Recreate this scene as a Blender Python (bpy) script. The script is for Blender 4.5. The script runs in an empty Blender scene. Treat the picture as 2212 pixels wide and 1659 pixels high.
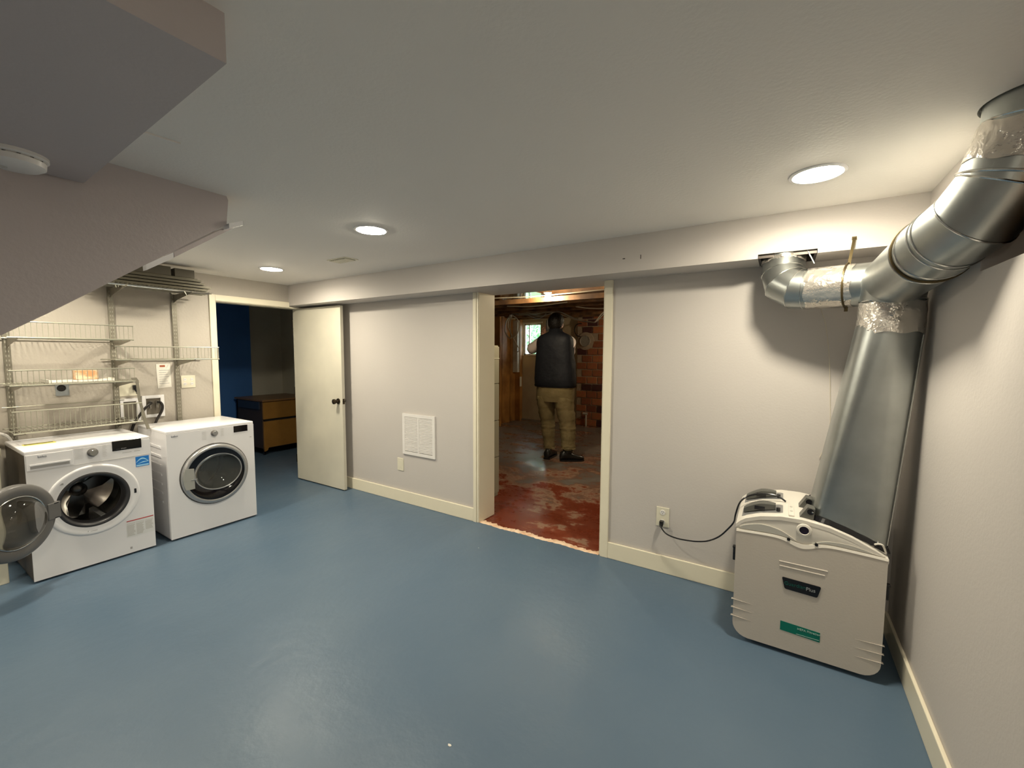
import bpy, bmesh, math, random
from mathutils import Vector, Matrix
random.seed(7)
PI = math.pi
scn = bpy.context.scene
C = scn.collection

# ------------------------------------------------------------------ camera, world, exposure
def V(*a): return Vector(a)
yaw, pit, rol = math.radians(32.46), math.radians(4.18), math.radians(0.245)
F = V(-math.sin(yaw)*math.cos(pit), math.cos(yaw)*math.cos(pit), -math.sin(pit))
RT = V(math.cos(yaw), math.sin(yaw), 0); UP = RT.cross(F)
r2 = RT*math.cos(rol) + UP*math.sin(rol); u2 = UP*math.cos(rol) - RT*math.sin(rol)
cam_d = bpy.data.cameras.new('camera'); cam = bpy.data.objects.new('camera', cam_d); C.objects.link(cam)
M = Matrix.Identity(4)
for i in range(3):
    M[i][0] = r2[i]; M[i][1] = u2[i]; M[i][2] = -F[i]
M[0][3], M[1][3], M[2][3] = 0.0, 0.0, 1.47
cam.matrix_world = M
cam_d.sensor_width = 36.0; cam_d.lens = 914/2212*36; cam_d.clip_start = 0.02; cam_d.clip_end = 200
scn.camera = cam

world = bpy.data.worlds.new('sky'); scn.world = world; world.use_nodes = True
bg = world.node_tree.nodes['Background']; bg.inputs[0].default_value = (0.78, 0.92, 1.0, 1); bg.inputs[1].default_value = 9.0
scn.view_settings.view_transform = 'Standard'; scn.view_settings.look = 'None'
scn.view_settings.exposure = 0.27; scn.view_settings.gamma = 1.0; scn.view_settings.use_curve_mapping = False
CAN = 200.0           # glow of each recessed light's lens
CANW = 8.0          # power of each recessed light
CANC = (1.0, 0.91, 0.72)

# ------------------------------------------------------------------ materials
MATS = {}
def mat(name, col, rough=0.5, metal=0.0, var=None, bump=None, spec=0.5, trans=0.0, ior=1.45, emit=None, coat=0.0, alpha=1.0):
    """var=(scale, amount[, colour2]) colour mottling; bump=(scale, strength)"""
    if name in MATS: return MATS[name]
    m = bpy.data.materials.new(name); m.use_nodes = True; nt = m.node_tree
    b = nt.nodes['Principled BSDF']
    b.inputs['Base Color'].default_value = (*col, 1); b.inputs['Roughness'].default_value = rough
    b.inputs['Metallic'].default_value = metal; b.inputs['Specular IOR Level'].default_value = spec
    b.inputs['Transmission Weight'].default_value = trans; b.inputs['IOR'].default_value = ior
    b.inputs['Coat Weight'].default_value = coat; b.inputs['Alpha'].default_value = alpha
    if emit:
        b.inputs['Emission Color'].default_value = (*emit[0], 1); b.inputs['Emission Strength'].default_value = emit[1]
    tc = nt.nodes.new('ShaderNodeTexCoord')
    if var is None: var = (3.0, 0.05)
    n = nt.nodes.new('ShaderNodeTexNoise'); n.inputs['Scale'].default_value = var[0]; n.inputs['Detail'].default_value = 4
    nt.links.new(tc.outputs['Object'], n.inputs['Vector'])
    mx = nt.nodes.new('ShaderNodeMix'); mx.data_type = 'RGBA'
    c2 = var[2] if len(var) > 2 else tuple(c*(1-var[1]*2) for c in col)
    mx.inputs['A'].default_value = (*(min(1, c*(1+var[1])) for c in col), 1) if len(var) < 3 else (*col, 1)
    mx.inputs['B'].default_value = (*c2, 1)
    if len(var) > 2:
        rp = nt.nodes.new('ShaderNodeMapRange'); rp.inputs['From Min'].default_value = 0.5 - 0.25*(1.01-var[1]); rp.inputs['From Max'].default_value = 0.5 + 0.25*(1.01-var[1])
        nt.links.new(n.outputs['Fac'], rp.inputs['Value']); nt.links.new(rp.outputs['Result'], mx.inputs['Factor'])
    else:
        nt.links.new(n.outputs['Fac'], mx.inputs['Factor'])
    nt.links.new(mx.outputs['Result'], b.inputs['Base Color'])
    if bump:
        bn = nt.nodes.new('ShaderNodeTexNoise'); bn.inputs['Scale'].default_value = bump[0]; bn.inputs['Detail'].default_value = 3
        nt.links.new(tc.outputs['Object'], bn.inputs['Vector'])
        bp = nt.nodes.new('ShaderNodeBump'); bp.inputs['Strength'].default_value = bump[1]; bp.inputs['Distance'].default_value = 0.01
        nt.links.new(bn.outputs['Fac'], bp.inputs['Height']); nt.links.new(bp.outputs['Normal'], b.inputs['Normal'])
    MATS[name] = m
    return m

WALL = mat('lavender_grey_wall_paint', (0.57, 0.532, 0.498), 0.62, var=(1.2, 0.03), bump=(90, 0.06))
WALLT = mat('textured_wall_paint', (0.46, 0.42, 0.365), 0.62, var=(6, 0.03), bump=(55, 0.18))
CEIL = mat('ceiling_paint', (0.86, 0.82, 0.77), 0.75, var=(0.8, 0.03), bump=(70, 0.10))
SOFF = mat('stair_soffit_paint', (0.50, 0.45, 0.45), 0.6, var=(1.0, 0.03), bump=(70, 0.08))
TRIM = mat('cream_trim_paint', (0.82, 0.76, 0.60), 0.32, var=(4, 0.03))
WHITE = mat('white_enamel', (0.80, 0.79, 0.80), 0.22, var=(2, 0.01))
WPLAS = mat('white_plastic', (0.76, 0.74, 0.72), 0.35, var=(2, 0.02))
IVORY = mat('ivory_plastic', (0.74, 0.70, 0.56), 0.35)
BLACK = mat('black_plastic', (0.012, 0.012, 0.014), 0.22)
BLACKG = mat('black_gloss', (0.005, 0.005, 0.007), 0.05)
RUBBER = mat('dark_rubber', (0.035, 0.034, 0.036), 0.38)
GREYP = mat('grey_plastic', (0.13, 0.125, 0.12), 0.30)
SILVER = mat('silver_plastic', (0.42, 0.42, 0.42), 0.28, metal=0.6)
STEEL = mat('stainless_steel', (0.55, 0.53, 0.50), 0.18, metal=1.0, var=(9, 0.08))
WIREM = mat('epoxy_wire', (0.42, 0.41, 0.33), 0.30, metal=0.5)
CHROME = mat('chrome', (0.8, 0.8, 0.78), 0.08, metal=1.0)
STAND = mat('zinc_standard', (0.27, 0.25, 0.20), 0.4, metal=0.5, var=(30, 0.15))
GALV = mat('galvanised_steel', (0.50, 0.53, 0.52), 0.34, metal=1.0, var=(7, 0.16, (0.40, 0.42, 0.41)), bump=(5, 0.10))
BEAD = mat('galvanised_bead', (0.70, 0.71, 0.69), 0.2, metal=1.0)
TAPE = mat('foil_tape', (0.72, 0.68, 0.62), 0.20, metal=0.85, var=(12, 0.1), bump=(28, 1.0))
HOSE = mat('black_hose', (0.015, 0.012, 0.010), 0.4)
BRONZE = mat('dark_bronze', (0.06, 0.045, 0.03), 0.25, metal=0.8)
DOORP = mat('door_paint', (0.70, 0.66, 0.54), 0.38, var=(2.2, 0.12, (0.58, 0.55, 0.46)))
BLUEW = mat('navy_blue_wall', (0.06, 0.19, 0.52), 0.6)
GREYW = mat('study_grey_wall', (0.74, 0.69, 0.56), 0.7)
OAK = mat('golden_oak', (0.34, 0.165, 0.035), 0.4, var=(5, 0.2))
OAKT = mat('brown_top', (0.25, 0.13, 0.05), 0.35)
DARKW = mat('dark_wood_side', (0.07, 0.045, 0.03), 0.5)
JOIST = mat('old_joist_wood', (0.26, 0.13, 0.05), 0.7, var=(4, 0.6, (0.09, 0.045, 0.02)))
STUDW = mat('orange_pine', (0.50, 0.24, 0.06), 0.5, var=(3, 0.5, (0.26, 0.11, 0.03)))
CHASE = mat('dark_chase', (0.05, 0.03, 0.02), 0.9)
PANEL = mat('yellowed_panel_paint', (0.62, 0.54, 0.36), 0.6, var=(2, 0.5, (0.50, 0.40, 0.26)))
MORTAR = mat('mortar', (0.40, 0.30, 0.21), 0.9, var=(20, 0.15), bump=(60, 0.6))
CABLE = mat('cream_cable', (0.62, 0.56, 0.44), 0.4)
GCABLE = mat('grey_cable', (0.30, 0.28, 0.25), 0.4)
SKIN = mat('skin', (0.50, 0.27, 0.19), 0.5)
VEST = mat('black_vest_cloth', (0.011, 0.012, 0.016), 0.62, bump=(9, 1.0), spec=0.3)
SHIRT = mat('pale_shirt_cloth', (0.70, 0.60, 0.55), 0.7, bump=(20, 0.4))
KHAKI = mat('khaki_cloth', (0.24, 0.185, 0.085), 0.85, var=(7, 0.3, (0.17, 0.13, 0.055)), bump=(14, 0.9))
HAIR = mat('dark_hair', (0.010, 0.008, 0.007), 0.5, bump=(60, 0.8))
SHOE = mat('black_leather', (0.014, 0.013, 0.012), 0.3)
SCRUB = mat('warm_grey_plastic', (0.56, 0.51, 0.45), 0.42, var=(3, 0.02), bump=(120, 0.05))
SCRUBT = mat('light_plastic', (0.74, 0.70, 0.63), 0.35, var=(3, 0.02))
SCRUBC = mat('cool_grey_plastic', (0.50, 0.485, 0.44), 0.35)
HANDLE = mat('dark_grey_handle', (0.10, 0.10, 0.09), 0.35)
GREEN = mat('label_green', (0.0, 0.16, 0.11), 0.3)
GREEN2 = mat('dark_label_green', (0.005, 0.09, 0.07), 0.3)
PALEG = mat('label_pale_print', (0.42, 0.62, 0.54), 0.4)
PRINTG = mat('grey_print', (0.38, 0.37, 0.36), 0.5)
PRINTL = mat('light_grey_print', (0.55, 0.54, 0.51), 0.5)
LOGO = mat('logo_print', (0.12, 0.13, 0.17), 0.4)
RED = mat('red_print', (0.45, 0.02, 0.02), 0.4)
BLUES = mat('sticker_blue', (0.02, 0.20, 0.62), 0.35)
SKYB = mat('sticker_light_blue', (0.35, 0.68, 0.92), 0.35)
YELST = mat('sticker_yellow', (0.70, 0.62, 0.10), 0.4)
PAPER = mat('paper_white', (0.78, 0.75, 0.68), 0.6, bump=(25, 0.3))
TISSUE = mat('orange_box_print', (0.62, 0.32, 0.15), 0.5, var=(25, 0.6, (0.75, 0.58, 0.40)))
CABM = mat('filing_cabinet_paint', (0.36, 0.34, 0.25), 0.45, var=(3, 0.06))
GRIL = mat('grille_enamel', (0.80, 0.77, 0.74), 0.3)
VOID = mat('dark_void', (0.015, 0.013, 0.012), 0.9)
BAND = mat('hanger_strap', (0.10, 0.075, 0.035), 0.4, metal=0.8)
THRESH = mat('bare_threshold', (0.72, 0.47, 0.30), 0.7, var=(14, 0.6, (0.85, 0.66, 0.48)), bump=(40, 0.8))
LENS = mat('lamp_lens', (1, 1, 1), 0.5, emit=(CANC, CAN))
BULB = mat('bulb_glow', (1, 1, 1), 0.5, emit=((1.0, 0.84, 0.58), 700.0))
GLASS = mat('window_glass', (1, 1, 1), 0.0, trans=1.0, ior=1.45, var=(1, 0.0))
PORTG = mat('porthole_glass', (0.72, 0.71, 0.68), 0.02, trans=1.0, ior=1.06, var=(1, 0.0), coat=0.6)
SMOKEG = mat('tinted_porthole', (0.20, 0.21, 0.20), 0.04, trans=0.72, ior=1.12, var=(1, 0.0), coat=0.5)
CLEAR = mat('clear_plastic', (0.9, 0.9, 0.85), 0.1, trans=0.8)
LEAF = mat('leaf_green', (0.14, 0.36, 0.16), 0.6, var=(9, 0.5, (0.40, 0.66, 0.42)))
BARK = mat('bark', (0.15, 0.10, 0.07), 0.9)
SOIL = mat('garden_soil', (0.25, 0.30, 0.16), 0.9)
LED = mat('knob_face', (0.36, 0.35, 0.32), 0.25, metal=0.5)

def floor_blue():
    m = bpy.data.materials.new('blue_grey_floor_paint'); m.use_nodes = True; nt = m.node_tree; N = nt.nodes; L = nt.links
    b = N['Principled BSDF']; b.inputs['Specular IOR Level'].default_value = 0.38; tc = N.new('ShaderNodeTexCoord')
    n = N.new('ShaderNodeTexNoise'); n.inputs['Scale'].default_value = 1.1; n.inputs['Detail'].default_value = 6
    L.new(tc.outputs['Object'], n.inputs['Vector'])
    r = N.new('ShaderNodeValToRGB'); r.color_ramp.elements[0].position = 0.30; r.color_ramp.elements[1].position = 0.70
    r.color_ramp.elements[0].color = (0.078, 0.128, 0.190, 1); r.color_ramp.elements[1].color = (0.104, 0.154, 0.212, 1)
    L.new(n.outputs['Fac'], r.inputs['Fac'])
    v = N.new('ShaderNodeTexVoronoi'); v.inputs['Scale'].default_value = 5.5; v.inputs['Randomness'].default_value = 1
    L.new(tc.outputs['Object'], v.inputs['Vector'])
    wn = N.new('ShaderNodeTexWhiteNoise'); L.new(v.outputs['Position'], wn.inputs['Vector'])
    lt = N.new('ShaderNodeMath'); lt.operation = 'MULTIPLY'; lt.inputs[1].default_value = 0.035
    pw = N.new('ShaderNodeMath'); pw.operation = 'POWER'; pw.inputs[1].default_value = 5
    L.new(wn.outputs['Value'], pw.inputs[0]); L.new(pw.outputs[0], lt.inputs[0])
    cp = N.new('ShaderNodeMath'); cp.operation = 'LESS_THAN'; L.new(v.outputs['Distance'], cp.inputs[0]); L.new(lt.outputs[0], cp.inputs[1])
    mx = N.new('ShaderNodeMix'); mx.data_type = 'RGBA'; mx.inputs['B'].default_value = (0.55, 0.55, 0.52, 1)
    L.new(r.outputs['Color'], mx.inputs['A']); L.new(cp.outputs[0], mx.inputs['Factor']); L.new(mx.outputs['Result'], b.inputs['Base Color'])
    n2 = N.new('ShaderNodeTexNoise'); n2.inputs['Scale'].default_value = 3.0; n2.inputs['Detail'].default_value = 5; L.new(tc.outputs['Object'], n2.inputs['Vector'])
    mr = N.new('ShaderNodeMapRange'); mr.inputs['To Min'].default_value = 0.30; mr.inputs['To Max'].default_value = 0.52
    L.new(n2.outputs['Fac'], mr.inputs['Value']); L.new(mr.outputs['Result'], b.inputs['Roughness'])
    n3 = N.new('ShaderNodeTexNoise'); n3.inputs['Scale'].default_value = 14; n3.inputs['Detail'].default_value = 6; L.new(tc.outputs['Object'], n3.inputs['Vector'])
    bp = N.new('ShaderNodeBump'); bp.inputs['Strength'].default_value = 0.22; bp.inputs['Distance'].default_value = 0.012
    L.new(n3.outputs['Fac'], bp.inputs['Height']); L.new(bp.outputs['Normal'], b.inputs['Normal'])
    return m
def floor_red():
    m = bpy.data.materials.new('worn_red_concrete'); m.use_nodes = True; nt = m.node_tree; N = nt.nodes; L = nt.links
    b = N['Principled BSDF']; tc = N.new('ShaderNodeTexCoord')
    mp = N.new('ShaderNodeMapping'); mp.inputs['Scale'].default_value = (0.75, 1.25, 1); mp.inputs['Location'].default_value = (3.1, 1.7, 0)
    L.new(tc.outputs['Object'], mp.inputs['Vector'])
    n = N.new('ShaderNodeTexNoise'); n.inputs['Scale'].default_value = 2.6; n.inputs['Detail'].default_value = 10; n.inputs['Roughness'].default_value = 0.70
    n.inputs['Distortion'].default_value = 0.15
    L.new(mp.outputs['Vector'], n.inputs['Vector'])
    sx = N.new('ShaderNodeSeparateXYZ'); L.new(tc.outputs['Object'], sx.inputs[0])
    # paint is worn to bare grey concrete towards the middle of the room
    g = N.new('ShaderNodeMapRange'); g.inputs['From Min'].default_value = 3.2; g.inputs['From Max'].default_value = 4.6
    g.inputs['To Min'].default_value = -0.13; g.inputs['To Max'].default_value = 0.10
    L.new(sx.outputs['Y'], g.inputs['Value'])
    ad = N.new('ShaderNodeMath'); ad.operation = 'ADD'; L.new(n.outputs['Fac'], ad.inputs[0]); L.new(g.outputs['Result'], ad.inputs[1])
    r = N.new('ShaderNodeValToRGB'); e = r.color_ramp.elements
    e[0].position = 0.36; e[0].color = (0.16, 0.030, 0.012, 1); e[1].position = 0.74; e[1].color = (0.22, 0.18, 0.155, 1)
    for p, c in ((0.45, (0.20, 0.045, 0.020, 1)), (0.50, (0.33, 0.21, 0.14, 1)), (0.54, (0.19, 0.085, 0.05, 1)), (0.60, (0.155, 0.13, 0.105, 1))):
        q = e.new(p); q.color = c
    L.new(ad.outputs[0], r.inputs['Fac']); L.new(r.outputs['Color'], b.inputs['Base Color'])
    mr = N.new('ShaderNodeMapRange'); mr.inputs['From Min'].default_value = 0.3; mr.inputs['From Max'].default_value = 0.7; mr.inputs['To Min'].default_value = 0.12; mr.inputs['To Max'].default_value = 0.5
    L.new(n.outputs['Fac'], mr.inputs['Value']); L.new(mr.outputs['Result'], b.inputs['Roughness'])
    n3 = N.new('ShaderNodeTexNoise'); n3.inputs['Scale'].default_value = 9; n3.inputs['Detail'].default_value = 6; L.new(tc.outputs['Object'], n3.inputs['Vector'])
    bp = N.new('ShaderNodeBump'); bp.inputs['Strength'].default_value = 0.22; bp.inputs['Distance'].default_value = 0.012
    L.new(n3.outputs['Fac'], bp.inputs['Height']); L.new(bp.outputs['Normal'], b.inputs['Normal'])
    return m
def brick_mat():
    m = bpy.data.materials.new('hard_red_brick'); m.use_nodes = True; nt = m.node_tree; N = nt.nodes; L = nt.links
    b = N['Principled BSDF']; oi = N.new('ShaderNodeObjectInfo'); r = N.new('ShaderNodeValToRGB'); e = r.color_ramp.elements
    e[0].position = 0.0; e[0].color = (0.10, 0.03, 0.025, 1); e[1].position = 1.0; e[1].color = (0.56, 0.20, 0.07, 1)
    q = e.new(0.16); q.color = (0.10, 0.03, 0.025, 1); q = e.new(0.20); q.color = (0.34, 0.11, 0.045, 1); q = e.new(0.6); q.color = (0.44, 0.15, 0.055, 1)
    L.new(oi.outputs['Random'], r.inputs['Fac'])
    tc = N.new('ShaderNodeTexCoord'); n = N.new('ShaderNodeTexNoise'); n.inputs['Scale'].default_value = 18; L.new(tc.outputs['Object'], n.inputs['Vector'])
    mx = N.new('ShaderNodeMix'); mx.data_type = 'RGBA'; mx.blend_type = 'MULTIPLY'; mx.inputs['Factor'].default_value = 0.5
    L.new(r.outputs['Color'], mx.inputs['A']); L.new(n.outputs['Color'], mx.inputs['B']); L.new(mx.outputs['Result'], b.inputs['Base Color'])
    b.inputs['Roughness'].default_value = 0.75
    bp = N.new('ShaderNodeBump'); bp.inputs['Strength'].default_value = 0.6; bp.inputs['Distance'].default_value = 0.01
    L.new(n.outputs['Fac'], bp.inputs['Height']); L.new(bp.outputs['Normal'], b.inputs['Normal'])
    return m
FLOOR = floor_blue(); FARF = floor_red(); BRICK = brick_mat()

# ------------------------------------------------------------------ mesh helpers
ORG = {}
def org(o): return ORG.get(o.name, Vector((0, 0, 0)))
class MB:
    def __init__(s): s.bm = bmesh.new()
    def box(s, x0, x1, y0, y1, z0, z1, T=None, bev=0.0, seg=2):
        m = Matrix.Translation(((x0+x1)/2, (y0+y1)/2, (z0+z1)/2)) @ Matrix.Diagonal((abs(x1-x0), abs(y1-y0), abs(z1-z0), 1))
        r = bmesh.ops.create_cube(s.bm, size=1, matrix=m)
        vs = r['verts']
        if bev > 0:
            es = list({e for v in vs for e in v.link_edges})
            rr = bmesh.ops.bevel(s.bm, geom=es, offset=bev, segments=seg, affect='EDGES', profile=0.5)
            vs = list({v for f in rr['faces'] for v in f.verts} | {v for v in vs if v.is_valid})
        if T is not None: bmesh.ops.transform(s.bm, matrix=T, verts=vs)
        return s
    def ring(s, pts): return [s.bm.verts.new(p) for p in pts]
    def bridge(s, a, b, close=True):
        n = len(a)
        for i in range(n if close else n-1):
            j = (i+1) % n
            try: s.bm.faces.new((a[i], a[j], b[j], b[i]))
            except ValueError: pass
    def cap(s, a, flip=False):
        try: s.bm.faces.new(list(reversed(a)) if flip else a)
        except ValueError: pass
    def loft(s, rings, cap=True):
        R = [s.ring(r) for r in rings]
        for a, b in zip(R, R[1:]): s.bridge(a, b)
        if cap: s.cap(R[0], True); s.cap(R[-1])
        return s
    def frame(s, d):
        d = d.normalized(); a = Vector((0, 0, 1)) if abs(d.z) < 0.9 else Vector((1, 0, 0))
        u = d.cross(a).normalized(); return u, d.cross(u).normalized()
    def cyl(s, p, q, r, r1=None, n=16, cap=True):
        p = Vector(p); q = Vector(q); u, w = s.frame(q-p); r1 = r if r1 is None else r1
        c = [(math.cos(2*PI*k/n), math.sin(2*PI*k/n)) for k in range(n)]
        return s.loft([[p+(u*a+w*b)*r for a, b in c], [q+(u*a+w*b)*r1 for a, b in c]], cap)
    def tube(s, pts, r, n=8, cap=True, closed=False):
        P = [Vector(p) for p in pts]; m = len(P); rs = r if isinstance(r, (list, tuple)) else [r]*m
        rings = []; pu = None
        for i, p in enumerate(P):
            if closed: d = (P[(i+1) % m]-P[i-1])
            else: d = (P[min(i+1, m-1)]-P[max(i-1, 0)])
            d = d.normalized()
            if pu is None: u, w = s.frame(d)
            else:
                u = (pu-d*pu.dot(d)).normalized(); w = d.cross(u)
            pu = u
            rings.append([p+(u*math.cos(2*PI*k/n)+w*math.sin(2*PI*k/n))*rs[i] for k in range(n)])
        if closed:
            R = [s.ring(x) for x in rings]
            for a, b in zip(R, R[1:]+R[:1]): s.bridge(a, b)
        else: s.loft(rings, cap)
        return s
    def torus(s, c, ax, R, r, n=48, m=8):
        c = Vector(c); u, w = s.frame(Vector(ax))
        return s.tube([c+(u*math.cos(2*PI*k/n)+w*math.sin(2*PI*k/n))*R for k in range(n)], r, m, closed=True)
    def lathe(s, c, ax, prof, n=48, closed=False):
        """prof: (radius, height along axis)"""
        c = Vector(c); ax = Vector(ax).normalized(); u, w = s.frame(ax)
        R = []
        for rr, h in prof:
            if rr < 1e-6: R.append([s.bm.verts.new(c+ax*h)])
            else: R.append(s.ring([c+ax*h+(u*math.cos(2*PI*k/n)+w*math.sin(2*PI*k/n))*rr for k in range(n)]))
        pairs = list(zip(R, R[1:]))
        if closed: pairs.append((R[-1], R[0]))
        for a, b in pairs:
            if len(a) == 1 and len(b) == 1: continue
            if len(a) == 1:
                for i in range(n): s.bm.faces.new((a[0], b[(i+1) % n], b[i]))
            elif len(b) == 1:
                for i in range(n): s.bm.faces.new((a[i], a[(i+1) % n], b[0]))
            else: s.bridge(a, b)
        return s
    def prism(s, pts, vec):
        vec = Vector(vec); a = s.ring([Vector(p) for p in pts]); b = s.ring([Vector(p)+vec for p in pts])
        s.bridge(a, b); s.cap(a, True); s.cap(b); return s
    def holeplate(s, y0, y1, z0, z1, cy, cz, r, x, th, n=64):
        """plate in the plane x with a round hole, th thick towards -x"""
        def edge(a):
            c, sn = math.cos(a), math.sin(a); t = 1e9
            if c > 1e-9: t = min(t, (y1-cy)/c)
            if c < -1e-9: t = min(t, (y0-cy)/c)
            if sn > 1e-9: t = min(t, (z1-cz)/sn)
            if sn < -1e-9: t = min(t, (z0-cz)/sn)
            return cy+c*t, cz+sn*t
        angs = sorted(set([2*PI*k/n for k in range(n)] + [math.atan2(b-cz, a-cy) % (2*PI) for a in (y0, y1) for b in (z0, z1)]))
        o = [edge(a) for a in angs]; i = [(cy+r*math.cos(a), cz+r*math.sin(a)) for a in angs]
        fo = s.ring([(x, a, b) for a, b in o]); fi = s.ring([(x, a, b) for a, b in i])
        bo = s.ring([(x-th, a, b) for a, b in o]); bi = s.ring([(x-th, a, b) for a, b in i])
        s.bridge(fi, fo); s.bridge(bo, bi); s.bridge(fo, bo); s.bridge(bi, fi); return s
    def xf(s, T): bmesh.ops.transform(s.bm, matrix=T, verts=s.bm.verts[:]); return s
    def build(s, name, material, parent=None, smooth=False, sharp=35, loc=None):
        bm = s.bm
        bmesh.ops.recalc_face_normals(bm, faces=bm.faces[:])
        if parent is not None: o3 = org(parent)
        else:
            xs = [v.co for v in bm.verts]
            o3 = Vector(((min(v.x for v in xs)+max(v.x for v in xs))/2, (min(v.y for v in xs)+max(v.y for v in xs))/2, min(v.z for v in xs))) if loc is None else Vector(loc)
        for v in bm.verts: v.co -= o3
        if smooth:
            for f in bm.faces: f.smooth = True
            for e in bm.edges:
                if len(e.link_faces) == 2 and e.calc_face_angle(0) > math.radians(sharp): e.smooth = False
        me = bpy.data.meshes.new(name); bm.to_mesh(me); bm.free()
        me.materials.append(material)
        o = bpy.data.objects.new(name, me); C.objects.link(o)
        if parent is not None: o.parent = parent
        else: o.location = o3
        ORG[o.name] = o3
        return o
def setp(o, label=None, cat=None, group=None, kind=None):
    if label: o['label'] = label
    if cat: o['category'] = cat
    if group: o['group'] = group
    if kind: o['kind'] = kind
    return o
def thing(name, loc, label, cat, group=None):
    o = bpy.data.objects.new(name, None); o.empty_display_size = 0.1; C.objects.link(o); o.location = loc; ORG[o.name] = Vector(loc)
    return setp(o, label, cat, group)
def st(o, label=None, cat=None): return setp(o, label, cat, kind='structure')
def struct(name, loc, label=None):
    o = bpy.data.objects.new(name, None); C.objects.link(o); o.location = loc; ORG[o.name] = Vector(loc)
    return st(o, label)
def text(name, s, size, T, material, parent, ext=0.0006, align='LEFT', shear=0.0):
    cu = bpy.data.curves.new(name, 'FONT'); cu.body = s; cu.size = size; cu.extrude = ext; cu.align_x = align; cu.shear = shear; cu.resolution_u = 3
    t = bpy.data.objects.new(name, cu); C.objects.link(t)
    bpy.context.view_layer.update()
    me = bpy.data.meshes.new_from_object(t.evaluated_get(bpy.context.evaluated_depsgraph_get()))
    bpy.data.objects.remove(t); bpy.data.curves.remove(cu)
    me.transform(T); me.transform(Matrix.Translation(-org(parent)))
    me.materials.clear(); me.materials.append(material)
    o = bpy.data.objects.new(name, me); C.objects.link(o); o.parent = parent; ORG[o.name] = org(parent)
    return o
def smoothpath(pts, k=6):
    P = [Vector(p) for p in pts]; out = []
    for i in range(len(P)-1):
        p0 = P[max(i-1, 0)]; p1 = P[i]; p2 = P[i+1]; p3 = P[min(i+2, len(P)-1)]
        for j in range(k):
            t = j/k
            out.append(0.5*((2*p1)+(p2-p0)*t+(2*p0-5*p1+4*p2-p3)*t*t+(3*p1-p0-3*p2+p3)*t**3))
    out.append(P[-1]); return out

# ------------------------------------------------------------------ room shell
XL, XR, YW, ZC = -4.57, 0.53, 2.875, 2.195
WT = 0.215                                   # thickness of the back wall
DX0, DX1, DZ = -2.168, -1.058, 1.988         # opening in the back wall
m = MB(); m.box(-7.6, 1.6, -3.0, YW+0.0, -0.10, 0); m.box(-7.6, -4.64, YW, 4.3, -0.10, 0)
st(m.build('floor', FLOOR))
# ceiling with a round cut for the duct at the right wall
hc, hr = (0.588, 1.842), 0.127
arc = []
a0 = math.acos((XR-hc[0])/hr)
for k in range(17):
    a = a0 + (2*PI-2*a0)*k/16
    arc.append((hc[0]+hr*math.cos(a), hc[1]+hr*math.sin(a)))
poly = [(-4.65, -3.0), (XR, -3.0)] + [(x, y) for x, y in reversed(arc)] + [(XR, 3.0), (-4.65, 3.0)]
m = MB(); m.prism([(x, y, ZC) for x, y in poly], (0, 0, 0.10)); st(m.build('ceiling', CEIL))
m = MB(); m.box(XL-0.12, DX0, YW, YW+WT, -0.02, 2.6); m.box(DX1, 1.6, YW, YW+WT, -0.02, 2.6); m.box(DX0, DX1, YW, YW+WT, DZ, 2.6)
st(m.build('wall_back', WALL))
m = MB()
m.box(XR, XR+0.12, -3.0, 3.0, -0.02, 1.74); m.box(XR, XR+0.12, 1.99, 3.0, 1.74, 2.25); m.box(XR, XR+0.12, -3.0, 1.40, 1.74, 2.25)
st(m.build('wall_right', WALL))
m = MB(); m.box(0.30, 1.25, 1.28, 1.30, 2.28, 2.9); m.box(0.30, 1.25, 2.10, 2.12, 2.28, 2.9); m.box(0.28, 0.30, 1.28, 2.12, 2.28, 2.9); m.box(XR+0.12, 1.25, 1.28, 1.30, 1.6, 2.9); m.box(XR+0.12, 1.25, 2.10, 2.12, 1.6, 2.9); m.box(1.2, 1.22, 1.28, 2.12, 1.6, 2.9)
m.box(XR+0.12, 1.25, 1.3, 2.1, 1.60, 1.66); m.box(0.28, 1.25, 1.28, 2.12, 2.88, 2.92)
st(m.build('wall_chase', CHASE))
m = MB(); m.box(XR+0.122, XR+0.16, 1.42, 1.50, 1.66, 2.88); m.box(XR+0.122, XR+0.30, 1.32, 2.08, 1.66, 1.70); st(m.build('trim_1', STUDW), 'bare timber framing inside the opening cut in the right wall')
LY0, LY1, LZ = 1.905, 2.812, 1.962            # doorway in the left wall
m = MB(); m.box(XL-0.12, XL, -3.0, LY0, -0.02, 2.3); m.box(XL-0.12, XL, LY1, YW, -0.02, 2.3); m.box(XL-0.12, XL, LY0, LY1, LZ, 2.3)
st(m.build('wall_left', WALLT))
m = MB(); m.box(-7.6, 1.6, -3.1, -3.0, -0.02, 2.6); st(m.build('wall_front', WALL))
# ceiling beam along the back wall, notched where the duct enters
BY, BZ = 2.632, 1.975
m = MB()
m.box(XL, -0.130, BY, YW, BZ, ZC); m.box(0.128, XR, BY, YW, BZ, ZC); m.box(-0.130, 0.128, BY, BY+0.010, BZ+0.022, ZC); m.box(-0.130, 0.128, BY+0.010, YW, BZ+0.12, ZC)
bm_ = st(m.build('trim_2', WALL), 'boxed ceiling beam running along the top of the back wall')
m = MB(); m.box(-0.128, 0.126, BY+0.012, YW-0.002, BZ+0.115, BZ+0.119); m.build('hole_lining', VOID, bm_)
m = MB()
m.box(-0.862, -0.846, BY-0.001, BY, 2.055, 2.060); m.box(-0.752, -0.748, BY-0.001, BY, 2.045, 2.070); m.build('scuff_mark', VOID, bm_)
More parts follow.
